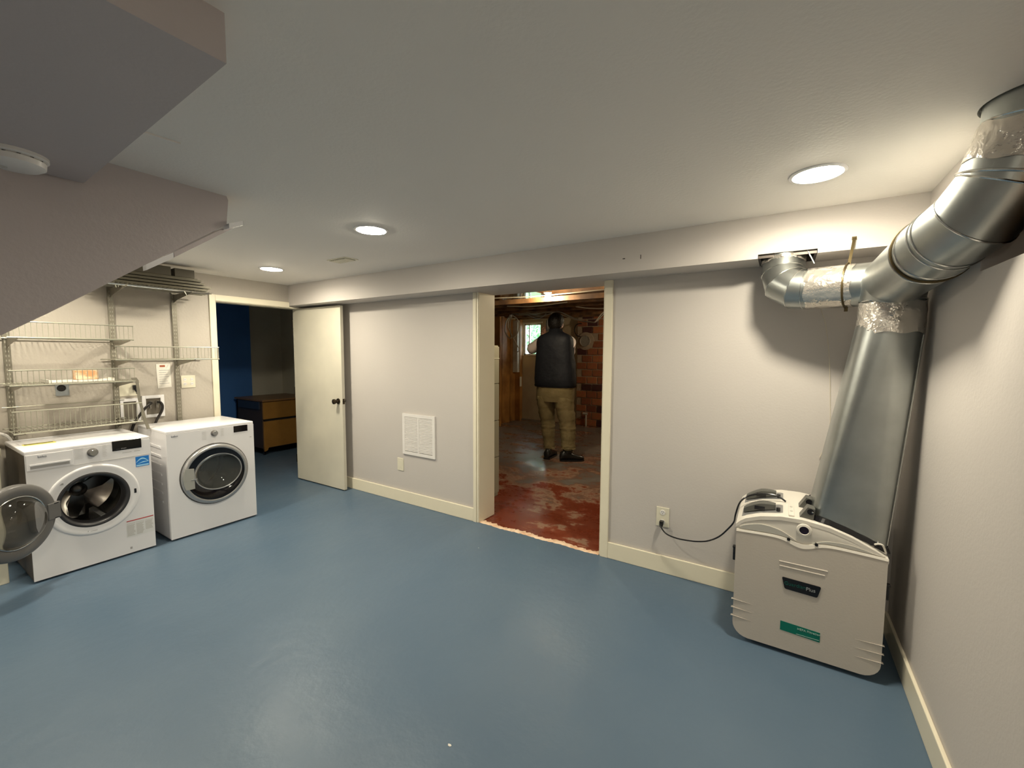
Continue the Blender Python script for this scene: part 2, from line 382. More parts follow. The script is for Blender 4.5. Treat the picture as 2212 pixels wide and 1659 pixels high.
# dropped soffit upper left + stair wall with sloping bottom
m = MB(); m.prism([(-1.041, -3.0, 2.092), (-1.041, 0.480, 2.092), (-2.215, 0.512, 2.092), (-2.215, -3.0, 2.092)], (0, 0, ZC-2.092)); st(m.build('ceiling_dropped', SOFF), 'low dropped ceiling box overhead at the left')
XS = -2.222
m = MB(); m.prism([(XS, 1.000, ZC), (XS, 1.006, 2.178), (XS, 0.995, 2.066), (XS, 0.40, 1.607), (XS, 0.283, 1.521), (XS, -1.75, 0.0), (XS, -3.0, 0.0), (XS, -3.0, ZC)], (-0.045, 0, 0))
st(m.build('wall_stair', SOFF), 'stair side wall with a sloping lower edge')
hr_ = thing('handrail', (XS-0.06, 0.9, 1.83), 'white painted rail board along the sloping edge of the stair wall', 'rail')
def slant(y0, z0, y1, z1, x0, x1, th):
    mm = MB(); mm.prism([(x0, y0, z0), (x0, y1, z1), (x0, y1, z1-th), (x0, y0, z0-th)], (x1-x0, 0, 0)); return mm
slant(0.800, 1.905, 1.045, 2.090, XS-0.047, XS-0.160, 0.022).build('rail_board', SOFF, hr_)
slant(0.80, 1.892, 1.050, 2.080, XS-0.160, XS-0.172, 0.016).build('rail_nose', WHITE, hr_)
slant(0.70, 1.835, 0.798, 1.904, XS-0.047, XS-0.085, 0.024).build('end_block', WHITE, hr_)
slant(1.00, 2.070, 1.062, 2.098, XS-0.160, XS+0.012, 0.022).build('return_piece', WHITE, hr_)
# soffit ceiling patch
m = MB(); m.prism([(-1.804, 0.56, ZC-0.006), (-1.796, 0.669, ZC-0.006), (-1.92, 0.675, ZC-0.006), (-1.92, 0.56, ZC-0.006)], (0, 0, 0.006)); st(m.build('trim_3', CEIL), 'slightly raised patch on the ceiling')

# baseboards
def baseboard(name, x0, x1, y0, y1, h=0.118):
    mm = MB(); mm.box(x0, x1, y0, y1, 0, h, bev=0.004, seg=2); return st(mm.build(name, TRIM))
baseboard('baseboard_back', -4.55, -2.212, YW-0.015, YW)
baseboard('baseboard_back', -1.002, XR, YW-0.015, YW)
baseboard('baseboard_right', XR-0.015, XR, -3.0, YW-0.015)
baseboard('baseboard_left', XL, XL+0.012, -3.0, 1.86, 0.10)
# casings of the opening in the back wall
d2 = struct('trim_4', (-1.6, YW, 0), 'cream casing and deep jamb lining of the opening in the back wall')
m = MB(); m.box(-2.212, -2.180, YW-0.018, YW, 0, BZ, bev=0.002); m.box(-2.178, -2.160, YW-0.012, YW+0.005, 0, BZ, bev=0.002); m.build('left_casing', TRIM, d2)
m = MB(); m.box(DX1+0.002, -1.000, YW-0.018, YW, 0, BZ, bev=0.003); m.build('right_casing', TRIM, d2)
m = MB(); m.box(DX0-0.001, DX0+0.010, YW, YW+WT+0.01, 0, DZ); m.build('left_jamb', TRIM, d2)
m = MB(); m.box(DX1-0.010, DX1+0.001, YW, YW+WT+0.01, 0, DZ); m.build('right_jamb', TRIM, d2)
m = MB(); m.box(DX0, DX1, YW, YW+WT+0.01, DZ-0.012, DZ+0.001); m.build('head_jamb', WALL, d2)
# casings of the left doorway
d3 = struct('trim_5', (XL, 2.3, 0), 'cream door casing in the left wall')
m = MB(); m.box(XL, XL+0.016, 1.862, 1.912, 0, 2.012, bev=0.003); m.build('side_casing', TRIM, d3)
m = MB(); m.box(XL, XL+0.016, 1.912, 2.631, LZ-0.008, 2.012, bev=0.003); m.build('head_casing', TRIM, d3)
m = MB(); m.box(XL-0.13, XL+0.001, LY0-0.001, LY0+0.016, 0, LZ); m.build('near_jamb', TRIM, d3)
m = MB(); m.box(XL-0.13, XL+0.001, LY1-0.014, LY1+0.001, 0, LZ); m.build('far_jamb', TRIM, d3)
m = MB(); m.box(XL-0.13, XL+0.001, LY0, LY1, LZ-0.014, LZ+0.001); m.build('head_jamb', TRIM, d3)
# the open slab door
d1 = struct('door_1', (-4.2, 2.77, 0), 'white slab door standing open against the back wall')
# hinge line is at the far jamb of the left doorway; the slab lies nearly parallel to the back wall
DT = Matrix.Translation((-4.690, 2.742, 0)) @ Matrix.Rotation(math.radians(0.9), 4, 'Z')
m = MB(); m.box(0.0, 0.838, 0, 0.035, 0.012, 1.953, T=DT, bev=0.0025); m.build('slab', DOORP, d1)
m = MB(); kp = DT @ Vector((0.775, 0, 0.957))
m.lathe(kp, (0, -1, 0), [(0, 0), (0.031, 0), (0.030, 0.006), (0.014, 0.010), (0.012, 0.030), (0.022, 0.036), (0.028, 0.048), (0.026, 0.060), (0.012, 0.067), (0, 0.068)], 24)
m.build('knob', BRONZE, d1, True)
m = MB(); m.lathe(DT @ Vector((0.775, 0.035, 0.957)), (0, 1, 0), [(0, 0), (0.031, 0), (0.030, 0.004), (0.014, 0.008), (0.014, 0.016), (0.024, 0.022), (0.022, 0.040), (0, 0.043)], 24); m.build('rear_knob', BRONZE, d1, True)
m = MB(); m.box(0.8375, 0.8395, 0.006, 0.029, 0.928, 0.985, T=DT); m.box(0.839, 0.849, 0.011, 0.024, 0.947, 0.966, T=DT); m.build('latch', BRONZE, d1)
for hz in (0.20, 0.98, 1.74):
    m = MB(); m.cyl(DT @ Vector((-0.006, 0.002, hz)), DT @ Vector((-0.006, 0.002, hz+0.09)), 0.006, n=10); m.build('hinge', BRONZE, d1)

# --- recessed lights
LIGHTS = [(-2.083, 1.715, 'small recessed ceiling light nearest the middle of the beam'), (-3.790, 2.040, 'recessed ceiling light in front of the dark doorway'),
          (0.090, 2.140, 'recessed ceiling light beside the metal duct'), (-3.79, 0.62, 'recessed ceiling light over the washing machine behind the stair wall'),
          (0.05, -1.45, 'recessed ceiling light at the near end of the room'), (-3.2, -1.4, 'recessed ceiling light under the stairs')]
for x, y, lab in LIGHTS:
    t = thing('recessed_light', (x, y, ZC-0.008), lab, 'ceiling light', 'recessed ceiling lights')
    m = MB(); m.lathe((x, y, ZC), (0, 0, -1), [(0.098, 0.0), (0.098, 0.004), (0.086, 0.007), (0.080, 0.003), (0.080, 0.0)], 40); m.build('trim_ring', WHITE, t, True)
    m = MB(); m.lathe((x, y, ZC-0.0035), (0, 0, 1), [(0, -0.012), (0.030, -0.0112), (0.058, -0.0075), (0.074, -0.0025), (0.081, 0.002), (0, 0.002)], 32); m.build('lens', LENS, t, True)
    ld = bpy.data.lights.new('downlight', 'AREA'); ld.shape = 'DISK'; ld.size = 0.15; ld.energy = CANW; ld.color = CANC; ld.spread = math.radians(170)
    lo = bpy.data.objects.new('downlight', ld); C.objects.link(lo); lo.parent = t; lo.location = (0, 0, -0.010)

# ceiling register
t = thing('ceiling_register', (-2.945, 2.14, ZC-0.006), 'small beige louvred air register set in the ceiling near the beam', 'vent')
m = MB(); m.box(-3.06, -2.83, 2.08, 2.20, ZC-0.005, ZC); m.build('frame', IVORY, t)
m = MB(); m.box(-3.045, -2.845, 2.092, 2.188, ZC-0.0056, ZC-0.004); m.build('opening', VOID, t)
for k in range(9):
    m = MB(); m.box(-3.04+k*0.022, -3.026+k*0.022, 2.094, 2.186, ZC-0.011, ZC-0.0056); m.build('louvre', IVORY, t)
# return air grille
gx0, gx1, gz0, gz1 = -3.080, -2.660, 0.488, 0.885
t = thing('return_air_grille', (-2.87, YW, gz0), 'white louvred return air grille low on the back wall', 'vent')
m = MB()
for a in ((gx0, gx0+0.03, gz0, gz1), (gx1-0.03, gx1, gz0, gz1), (gx0+0.03, gx1-0.03, gz1-0.03, gz1), (gx0+0.03, gx1-0.03, gz0, gz0+0.03), ((gx0+gx1)/2-0.007, (gx0+gx1)/2+0.007, gz0+0.03, gz1-0.03)):
    m.box(a[0], a[1], YW-0.014, YW-0.002, a[2], a[3])
m.build('frame', GRIL, t)
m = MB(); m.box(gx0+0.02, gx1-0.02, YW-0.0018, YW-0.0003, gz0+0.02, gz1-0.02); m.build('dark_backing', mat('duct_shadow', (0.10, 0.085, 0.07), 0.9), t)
NS = 24; sp = (gz1-gz0-0.066)/NS
for k in range(NS):
    z = gz0+0.036+sp*k
    m = MB(); m.prism([(gx0+0.03, YW-0.012, z), (gx0+0.03, YW-0.012, z+0.0085), (gx0+0.03, YW-0.004, z+0.0125), (gx0+0.03, YW-0.004, z+0.004)], (gx1-gx0-0.06, 0, 0)); m.build('slat', GRIL, t)

# wall plates on back wall
t = thing('blank_wall_plate', (-3.124, YW, 0.312), 'blank cream wall plate below the return air grille', 'wall plate')
m = MB(); m.box(-3.166, -3.082, YW-0.006, YW, 0.312, 0.436, bev=0.002); m.build('plate', IVORY, t)
m = MB(); m.box(-3.146, -3.102, YW-0.0075, YW-0.005, 0.338, 0.410); m.build('insert', IVORY, t)
for z in (0.328, 0.420):
    m = MB(); m.cyl((-3.124, YW-0.006, z), (-3.124, YW-0.0075, z), 0.003, n=8); m.build('screw', WPLAS, t)
t = thing('wall_outlet', (-0.627, YW, 0.315), 'duplex power outlet with a black plug in it, beside the air scrubber', 'outlet')
m = MB(); m.box(-0.668, -0.586, YW-0.006, YW, 0.315, 0.446, bev=0.002); m.build('plate', IVORY, t)
for z in (0.348, 0.412):
    m = MB(); m.lathe((-0.627, YW-0.006, z), (0, -1, 0), [(0, 0.003), (0.0165, 0.003), (0.017, 0)], 20); so = m.build('socket', WPLAS, t)
    m = MB(); m.box(-0.634, -0.632, YW-0.0098, YW-0.009, z+0.001, z+0.009); m.box(-0.622, -0.620, YW-0.0098, YW-0.009, z+0.001, z+0.009); m.cyl((-0.627, YW-0.0098, z-0.007), (-0.627, YW-0.009, z-0.007), 0.0022, n=8); m.build('slots', BLACK, so)

# ------------------------------------------------------------------ smoke detector
t = thing('smoke_detector', (-2.065, 0.322, 2.045), 'round white smoke detector on the underside of the dropped ceiling', 'detector')
sc0 = (-2.075, 0.322, 2.092)
m = MB(); m.lathe(sc0, (0, 0, -1), [(0, 0), (0.078, 0), (0.078, 0.010), (0.070, 0.014), (0, 0.014)], 40); m.build('base', WPLAS, t, True)
m = MB(); m.lathe(sc0, (0, 0, -1), [(0.066, 0.014), (0.072, 0.018), (0.070, 0.034), (0.058, 0.042), (0.020, 0.044), (0, 0.044)], 40); m.build('cover', WPLAS, t, True)
m = MB()
for k in range(14):
    a = 2*PI*k/14; m.box(sc0[0]+0.066*math.cos(a)-0.004, sc0[0]+0.066*math.cos(a)+0.004, sc0[1]+0.066*math.sin(a)-0.004, sc0[1]+0.066*math.sin(a)+0.004, 2.072, 2.078)
m.build('vent_slots', GREYP, t)['kind'] = 'stuff'
m = MB(); m.cyl((-2.09, 0.30, 2.049), (-2.09, 0.30, 2.0465), 0.010, n=16); m.build('test_button', PRINTL, t)

# ------------------------------------------------------------------ shelf standards, shelves
def standard(y, z0, z1, lab):
    t = thing('shelf_standard', (XL, y, z0), lab, 'shelf standard', 'slotted shelf standards on the left wall')
    m = MB(); m.box(XL, XL+0.016, y-0.018, y+0.018, z0, z1); m.build('channel', STAND, t)
    m = MB(); z = z0+0.02
    while z < z1-0.03:
        m.box(XL+0.0155, XL+0.0168, y-0.009, y-0.004, z, z+0.014); m.box(XL+0.0155, XL+0.0168, y+0.004, y+0.009, z, z+0.014); z += 0.032
    o = m.build('slots', mat('slot_grey', (0.42, 0.39, 0.32), 0.5), t); o['kind'] = 'stuff'
standard(0.605, 0.80, 1.62, 'slotted metal shelf standard at the far left, beside the sink')
standard(1.165, 0.80, 1.985, 'slotted metal shelf standard above the gap between washer and dryer')
standard(1.585, 0.80, 2.000, 'slotted metal shelf standard above the dryer, nearest the doorway')
XF = -4.20
def bracket(parent, y, z, xf=XF+0.03, h=0.075):
    m = MB(); m.prism([(XL+0.014, y-0.002, z-0.004), (xf, y-0.002, z-0.004), (xf, y-0.002, z-0.012), (XL+0.09, y-0.002, z-h*0.72), (XL+0.014, y-0.002, z-h)], (0, 0.004, 0)); m.build('bracket', STAND, parent)
def basket(y0, y1, z, lip, lab, brk, endw=True, name='wire_shelf'):
    t = thing(name, ((XL+XF)/2, (y0+y1)/2, z), lab, 'wire shelf', 'wire basket shelves on the left wall')
    m = MB(); n = int((y1-y0)/0.026)
    for k in range(n+1):
        y = y0+(y1-y0)*k/n
        m.tube([(XL+0.02, y, z), (XF, y, z), (XF, y, z+lip)], 0.0019, 5)
    o = m.build('wire_grid', WIREM, t); o['kind'] = 'stuff'
    for (x, zz, nm, r) in ((XF, z-0.004, 'front_rod', 0.0050), (XF, z+lip, 'lip_rod', 0.0042), (XL+0.02, z-0.004, 'rear_rod', 0.004), (XF-0.18, z-0.005, 'middle_rod', 0.003)):
        m = MB(); m.tube([(x, y0-0.004, zz), (x, y1+0.004, zz)], r, 8); m.build(nm, WIREM, t, True)
    for y in brk: bracket(t, y, z)
    return t
s1 = basket(0.565, 1.190, 1.562, 0.100, 'upper left wire basket shelf, the one meeting the stair wall', (0.605, 1.165))
s2 = basket(1.085, 1.770, 1.410, 0.098, 'wire basket shelf sticking out past the door casing', (1.165, 1.585))
for y in (1.145, 1.62, 1.770):
    m = MB(); m.box(XF-0.03, XF+0.001, y-0.0015, y+0.0015, 1.41, 1.508); m.build('end_clip', CLEAR, s2)
s3 = basket(0.560, 1.185, 1.246, 0.096, 'wire basket shelf holding a paper tray and small box', (0.605, 1.165))
s4 = basket(0.560, 1.215, 0.930, 0.142, 'lowest wire basket shelf, just above the washing machine', (0.605, 1.165))
m = MB(); m.tube([(XL+0.02, 0.56, 1.075), (XL+0.02, 1.21, 1.075)], 0.003, 6); m.build('back_rod', WIREM, s4, True)
m = MB(); m.prism(*[[(XF+0.002, y, z) for y, z in ((1.165, 1.268), (1.195, 1.270), (1.208, 1.245), (1.215, 1.10), (1.240, 0.95), (1.262, 0.86), (1.240, 0.86), (1.222, 0.95), (1.197, 1.10), (1.190, 1.238), (1.165, 1.255))], (-0.006, 0, 0)])
m.build('side_arm', STAND, s4)
# top shelf, seen from below
t5 = thing('wire_shelf', ((XL+XF)/2, 1.4, 1.97), 'topmost wire shelf close to the ceiling with a chrome front rod', 'wire shelf', 'wire basket shelves on the left wall')
m = MB(); m.tube([(XF, 0.90, 1.972), (XF, 1.722, 1.972)], 0.007, 10); m.build('front_rod', CHROME, t5, True)
m = MB()
for k in range(33): m.tube([(XL+0.02, 0.92+k*0.026, 1.985), (XF, 0.92+k*0.026, 1.985)], 0.0014, 5)
o = m.build('cross_wires', WIREM, t5); o['kind'] = 'stuff'
for x in (-4.26, -4.32, -4.38, -4.44):
    m = MB(); m.tube([(x, 0.90, 1.979), (x, 1.76, 1.979)], 0.006, 8); m.build('long_rod', STAND, t5, True)
bracket(t5, 1.165, 1.975); bracket(t5, 1.585, 1.975)
m = MB(); m.tube([(XF, 1.535, 1.970), (XF+0.004, 1.548, 1.945), (XF-0.006, 1.556, 1.925)], 0.003, 6); m.build('hook', WIREM, t5)
m = MB(); m.tube([(XF, 1.105, 1.970), (XF+0.004, 1.110, 1.945)], 0.003, 6); m.tube([(XF, 1.125, 1.970), (XF+0.004, 1.122, 1.950)], 0.002, 6); m.build('clip', WIREM, t5)
RAIL = mat('olive_grey_rail', (0.075, 0.066, 0.043), 0.45, metal=0.3)
for k, (ye, lab) in enumerate(((1.715, 'lowest of the long metal rails stacked on the topmost wire shelf'), (1.745, 'second lowest long metal rail stacked on the topmost wire shelf'), (1.700, 'third long metal rail from the bottom of the stack on the top shelf'), (1.680, 'uppermost thin long metal rail stacked on the topmost wire shelf'))):
    m = MB(); m.box(-4.34, -4.215-0.008*k, 0.93, ye, 1.9895+k*0.0255, 2.0060+k*0.0255); m.box(-4.33, -4.26, 0.94, ye-0.02, 2.0060+k*0.0255, 2.0150+k*0.0255); setp(m.build('shelf_rail', RAIL), lab, 'rail', 'long metal rails stacked on the top shelf')
DKB = mat('dark_board', (0.065, 0.055, 0.035), 0.6)
m = MB(); m.box(-4.36, -4.26, 0.98, 1.475, 2.092, 2.165, bev=0.003); setp(m.build('dark_board', DKB), 'longer dark board lying on the stacked rails just under the ceiling', 'board')
m = MB(); m.box(-4.36, -4.26, 1.500, 1.640, 2.092, 2.160, bev=0.003); setp(m.build('dark_board', DKB), 'shorter dark board on the stacked rails, nearer the doorway', 'board')
# things on shelf 3
m = MB(); m.box(-4.44, -4.22, 0.735, 1.075, 1.2485, 1.262, bev=0.003); m.box(-4.44, -4.22, 0.735, 0.742, 1.262, 1.272); m.box(-4.44, -4.22, 1.068, 1.075, 1.262, 1.272)
setp(m.build('paper_tray', PAPER), 'long white tray lying on the wire basket shelf above the dryer vent', 'tray')
m = MB(); m.box(-4.40, -4.30, 0.885, 1.005, 1.2635, 1.330, bev=0.004); setp(m.build('tissue_box', TISSUE), 'small orange and cream box on the white tray', 'box')
# wall items
t = thing('vent_box', (XL, 0.855, 1.13), 'square metal wall plate with a round black hole', 'vent')
m = MB(); m.holeplate(0.825, 0.897, 1.135, 1.222, 0.857, 1.192, 0.025, XL+0.008, 0.007); m.build('plate', mat('dull_zinc', (0.30, 0.32, 0.33), 0.5, metal=0.4), t)
m = MB(); m.lathe((XL+0.0012, 0.857, 1.192), (1, 0, 0), [(0, 0), (0.027, 0), (0.027, 0.005)], 24); m.build('hole', VOID, t)
m = MB(); m.prism([(XL+0.001, 1.436, 1.362), (XL+0.001, 1.537, 1.366), (XL+0.001, 1.540, 1.158), (XL+0.001, 1.442, 1.150)], (0.002, 0, 0)); pc = setp(m.build('paper_notice', PAPER), 'white printed card pinned to the wall under the right shelf', 'notice')
m = MB(); m.box(XL+0.0031, XL+0.0035, 1.462, 1.500, 1.335, 1.352); m.build('heading_print', mat('rust_print', (0.40, 0.12, 0.06), 0.5), pc)
m = MB()
for k in range(7): m.box(XL+0.0031, XL+0.0035, 1.455, 1.525-0.01*(k % 3), 1.190+k*0.019, 1.194+k*0.019)
m.build('text_lines', PRINTG, pc)
t = thing('wall_outlet', (XL, 1.668, 1.14), 'double gang outlet plate right of the pinned card', 'outlet')
m = MB(); m.box(XL, XL+0.006, 1.612, 1.722, 1.142, 1.254, bev=0.002); m.build('plate', IVORY, t)
for y in (1.640, 1.694):
    for z in (1.178, 1.218):
        m = MB(); m.cyl((XL+0.006, y, z), (XL+0.0085, y, z), 0.013, n=16); so = m.build('socket', WPLAS, t)
        m = MB(); m.box(XL+0.0086, XL+0.009, y-0.006, y-0.004, z-0.004, z+0.004); m.box(XL+0.0086, XL+0.009, y+0.004, y+0.006, z-0.004, z+0.004); m.build('slots', GREYP, so)
t = thing('wall_outlet', (XL, 1.25, 1.09), 'wall plate with a black appliance plug behind the lowest basket', 'outlet')
m = MB(); m.box(XL, XL+0.006, 1.165, 1.318, 1.100, 1.205, bev=0.002); m.build('plate', IVORY, t)
m = MB(); m.box(XL+0.006, XL+0.030, 1.268, 1.296, 1.150, 1.190, bev=0.004); m.tube(smoothpath([(XL+0.028, 1.275, 1.165), (XL+0.045, 1.285, 1.140), (XL+0.030, 1.295, 1.118)]), 0.009, 8); m.build('plug', BLACK, t)
def supply_box(y0, y1, z0, z1, lab):
    t = thing('supply_box', (XL, (y0+y1)/2, z0), lab, 'supply box')
    m = MB(); w = 0.026
    for a in ((y0, y0+w, z0, z1), (y1-w, y1, z0, z1), (y0+w, y1-w, z1-w, z1), (y0+w, y1-w, z0, z0+w)): m.box(XL+0.001, XL+0.016, a[0], a[1], a[2], a[3], bev=0.002)
    m.build('frame', WHITE, t)
    m = MB(); m.box(XL+0.0008, XL+0.003, y0+w, y1-w, z0+w, z1-w); m.build('recess', mat('box_recess', (0.16, 0.14, 0.11), 0.6), t)
    return t
sa = supply_box(1.178, 1.312, 0.875, 1.080, 'white framed wall box partly behind the basket side arm')
sb = supply_box(1.325, 1.478, 0.905, 1.094, 'white framed laundry supply box with two black hoses')
for y in (1.375, 1.425):
    m = MB(); m.cyl((XL+0.004, y, 1.035), (XL+0.035, y, 1.035), 0.014, n=12); m.cyl((XL+0.02, y, 1.035), (XL+0.02, y, 0.985), 0.010, n=10); m.build('valve', STEEL, sb, True)
for pts, lab in (([(XL+0.035, 1.375, 1.035), (XL+0.06, 1.370, 1.03), (XL+0.06, 1.335, 1.00), (XL+0.05, 1.300, 0.945), (XL+0.04, 1.262, 0.88), (XL+0.035, 1.235, 0.80)], 'black hose bending left from the supply box to the washing machine'),
                 ([(XL+0.035, 1.425, 1.035), (XL+0.06, 1.437, 1.03), (XL+0.065, 1.447, 1.00), (XL+0.06, 1.440, 0.955), (XL+0.05, 1.405, 0.88), (XL+0.04, 1.375, 0.78)], 'black hose dropping from the supply box behind the dryer')):
    m = MB(); m.tube(smoothpath(pts), 0.010, 10); setp(m.build('water_hose', HOSE, None, True), lab, 'hose', 'black water hoses')

# ------------------------------------------------------------------ washing machine
WX = -3.92
def fan(m, name, n=None): pass
def appliance_shell(t, x0, x1, y0, y1, z0, z1, cy, cz, r):
    m = MB(); m.box(x0, x1-0.012, y0, y0+0.004, z0, z1-0.02); m.box(x0, x1-0.012, y1-0.004, y1, z0, z1-0.02); m.box(x0, x0+0.004, y0, y1, z0, z1-0.02); m.box(x0, x1-0.012, y0, y1, z0, z0+0.004)
    m.build('cabinet', WHITE, t)
    return_side = None
    m = MB(); m.box(x0-0.002, x1-0.004, y0-0.001, y1+0.001, z1-0.022, z1, bev=0.005); m.build('top_panel', WHITE, t, True)
    m = MB(); m.holeplate(y0, y1, z0, z1-0.022, cy, cz, r, x1, 0.012); m.build('front_panel', WHITE, t, True, 20)
    for xx in (x0+0.06, x1-0.07):
        for yy in (y0+0.05, y1-0.05):
            m = MB(); m.cyl((xx, yy, 0), (xx, yy, z0), 0.018, n=12); m.build('foot', BLACK, t)
wt = thing('washing_machine', (-4.215, 0.863, 0), 'white front-loading washing machine with its round door swung open', 'washing machine')
wy0, wy1, wzt = 0.555, 1.172, 0.846
cy, cz = 0.857, 0.461
appliance_shell(wt, -4.505, WX, wy0, wy1, 0.014, wzt, cy, cz, 0.186)
m = MB(); m.box(-4.50, WX-0.014, wy0-0.0015, wy0-0.0003, 0.02, wzt-0.025); m.build('side_shade_film', mat('brown_shade_film', (0.10, 0.075, 0.055), 0.4, var=(6, 0.4)), wt)  # film over the left side, its dark brown painted in for the shade there
m = MB(); m.lathe((WX, cy, cz), (1, 0, 0), [(0.240, 0.0), (0.238, 0.006), (0.228, 0.0095), (0.205, 0.004), (0.186, 0.003), (0.186, -0.010)], 64); m.build('door_surround', WHITE, wt, True, 60)
m = MB(); m.lathe((WX, cy, cz), (1, 0, 0), [(0.187, 0.002), (0.178, 0.008), (0.166, 0.004), (0.158, -0.020), (0.163, -0.045), (0.152, -0.060), (0.158, -0.085), (0.186, -0.085)], 64); m.build('rubber_gasket', RUBBER, wt, True, 60)
m = MB(); m.lathe((WX, cy, cz), (1, 0, 0), [(0.158, -0.083), (0.225, -0.100), (0.235, -0.13), (0.235, -0.40), (0.205, -0.43), (0.10, -0.42), (0.06, -0.40), (0, -0.395)], 64)
dr = m.build('drum', STEEL, wt, True, 40)
m = MB()
for k in range(3):
    a = 2*PI*k/3 + 0.9; c, s = math.cos(a), math.sin(a)
    b0 = []
    for (dw, rr) in ((-0.045, 0.233), (-0.012, 0.165), (0.012, 0.165), (0.045, 0.233)):
        b0.append((WX-0.12, cy+c*rr-s*dw, cz+s*rr+c*dw))
    m.prism(b0, (-0.27, 0, 0))
m.build('drum_lifter', mat('lifter_plastic', (0.30, 0.30, 0.29), 0.3), dr)
m = MB()
for k in range(3):
    a = 2*PI*k/3 + 0.35; c, s = math.cos(a), math.sin(a)
    pts = [(WX-0.405+0.02*(1-abs(w)/0.05)*0, cy+c*rr-s*w, cz+s*rr+c*w) for rr, w in ((0.03, -0.03), (0.12, -0.045), (0.205, -0.02), (0.205, 0.02), (0.12, 0.045), (0.03, 0.03))]
    m.prism(pts, (0.022, 0, 0))
m.lathe((WX-0.395, cy, cz), (1, 0, 0), [(0.05, 0), (0.045, 0.025), (0.02, 0.035), (0, 0.036)], 32)
m.build('drum_spider', mat('dark_steel', (0.12, 0.115, 0.11), 0.2, metal=1.0), dr, True)
m = MB()
for ring, xo in enumerate((-0.13, -0.15, -0.17, -0.19, -0.21, -0.23)):
    for k in range(40):
        a = PI+2*PI*(k+0.5*(ring % 2))/80*1.0 + 0.0
        p = Vector((WX+xo, cy+0.2335*math.cos(a), cz+0.2335*math.sin(a))); q = Vector((WX+xo, cy+0.2345*math.cos(a), cz+0.2345*math.sin(a)))
        m.cyl(q, p, 0.003, n=6)
o = m.build('drum_perforations', VOID, dr); o['kind'] = 'stuff'
m = MB(); m.box(WX+0.0005, WX+0.004, wy0+0.004, 0.766, 0.724, 0.822, bev=0.001); dw = m.build('detergent_drawer', WHITE, wt)
m = MB(); m.box(WX+0.0042, WX+0.006, 0.575, 0.748, 0.734, 0.756); m.build('finger_slot', PRINTG, dw)
m = MB(); m.box(WX+0.0056, WX+0.0085, 0.572, 0.752, 0.752, 0.762, bev=0.001); m.build('slot_lip', WHITE, dw)
m = MB(); m.box(WX, WX+0.0014, wy0+0.002, wy1-0.002, 0.7155, 0.7175); m.build('panel_seam', PRINTL, wt)
text('logo_lettering', 'beko', 0.020, Matrix.Translation((WX+0.0045, 0.608, 0.800)) @ Matrix.Rotation(PI/2, 4, 'Z') @ Matrix.Rotation(PI/2, 4, 'X'), LOGO, wt)
m = MB(); m.lathe((WX, 0.861, 0.786), (1, 0, 0), [(0.0285, 0), (0.0275, 0.008), (0.0240, 0.010), (0.0230, 0.024), (0.0215, 0.027), (0, 0.0275)], 32); kn = m.build('program_knob', GREYP, wt, True)
m = MB(); m.lathe((WX+0.0276, 0.861, 0.786), (1, 0, 0), [(0.020, 0), (0.019, 0.0012), (0, 0.0014)], 32); m.build('knob_cap', LED, kn, True)
m = MB(); m.box(WX, WX+0.002, 0.961, 1.121, 0.772, 0.841, bev=0.0008); dp = m.build('display', BLACKG, wt)
text('display_print', '- - - -  START', 0.010, Matrix.Translation((WX+0.0023, 0.980, 0.780)) @ Matrix.Rotation(PI/2, 4, 'Z') @ Matrix.Rotation(PI/2, 4, 'X'), PRINTG, dp)
m = MB()
for k in range(8): m.box(WX, WX+0.0006, 0.772+0.002*(k % 3), 0.815, 0.757+0.0092*k, 0.7588+0.0092*k); m.box(WX, WX+0.0006, 0.910, 0.932-0.004*(k % 2), 0.748+0.0105*k, 0.7498+0.0105*k)
m.build('program_print', PRINTL, wt)['kind'] = 'stuff'
m = MB(); m.box(WX, WX+0.0006, 1.013, 1.063, 0.750, 0.753); m.box(WX, WX+0.0006, 1.078, 1.112, 0.751, 0.754); m.build('model_print', PRINTG, wt)
m = MB(); m.box(WX, WX+0.0012, 1.083, 1.160, 0.633, 0.707); es = m.build('energy_sticker', BLUES, wt)
m = MB(); m.prism([(WX+0.0013, 1.086+0.070*u, v) for u, v in [(i/10, 0.668+0.028*math.sin(PI*i/10)) for i in range(11)] + [(i/10, 0.664+0.022*math.sin(PI*i/10)) for i in range(10, -1, -1)]], (0.0004, 0, 0))
m.box(WX+0.0013, WX+0.0017, 1.086, 1.156, 0.637, 0.647); m.prism([(WX+0.0013, 1.088, 0.652), (WX+0.0013, 1.125, 0.668), (WX+0.0013, 1.156, 0.668), (WX+0.0013, 1.156, 0.663), (WX+0.0013, 1.122, 0.660)], (0.0004, 0, 0)); m.build('sticker_emblem', SKYB, es)
m = MB(); m.box(WX, WX+0.0009, 1.012, 1.166, 0.2455, 0.2515); m.build('red_stripe', RED, wt)
m = MB(); m.box(WX, WX+0.0004, 1.008, 1.168, 0.130, 0.244); cl = m.build('caution_label', mat('label_ground', (0.74, 0.74, 0.73), 0.5), wt)
m = MB(); random.seed(3)
for c_ in range(3):
    y = 1.013+c_*0.052
    m.box(WX+0.0005, WX+0.0008, y, y+0.046, 0.2265, 0.230)
    for k in range(9):
        if c_ == 2 and k > 6: continue
        m.box(WX+0.0005, WX+0.0008, y, y+0.046-random.random()*0.012, 0.140+0.0+(8-k)*0.0092, 0.1462+(8-k)*0.0092)
m.build('label_text', PRINTL, cl)
m = MB(); m.box(WX, WX+0.001, 1.024, 1.036, 0.042, 0.058); m.build('small_mark', PRINTG, wt)
m = MB(); m.box(WX+0.0045, WX+0.0075, 1.064, 1.084, 0.448, 0.480); m.build('latch_slot', BLACK, wt)
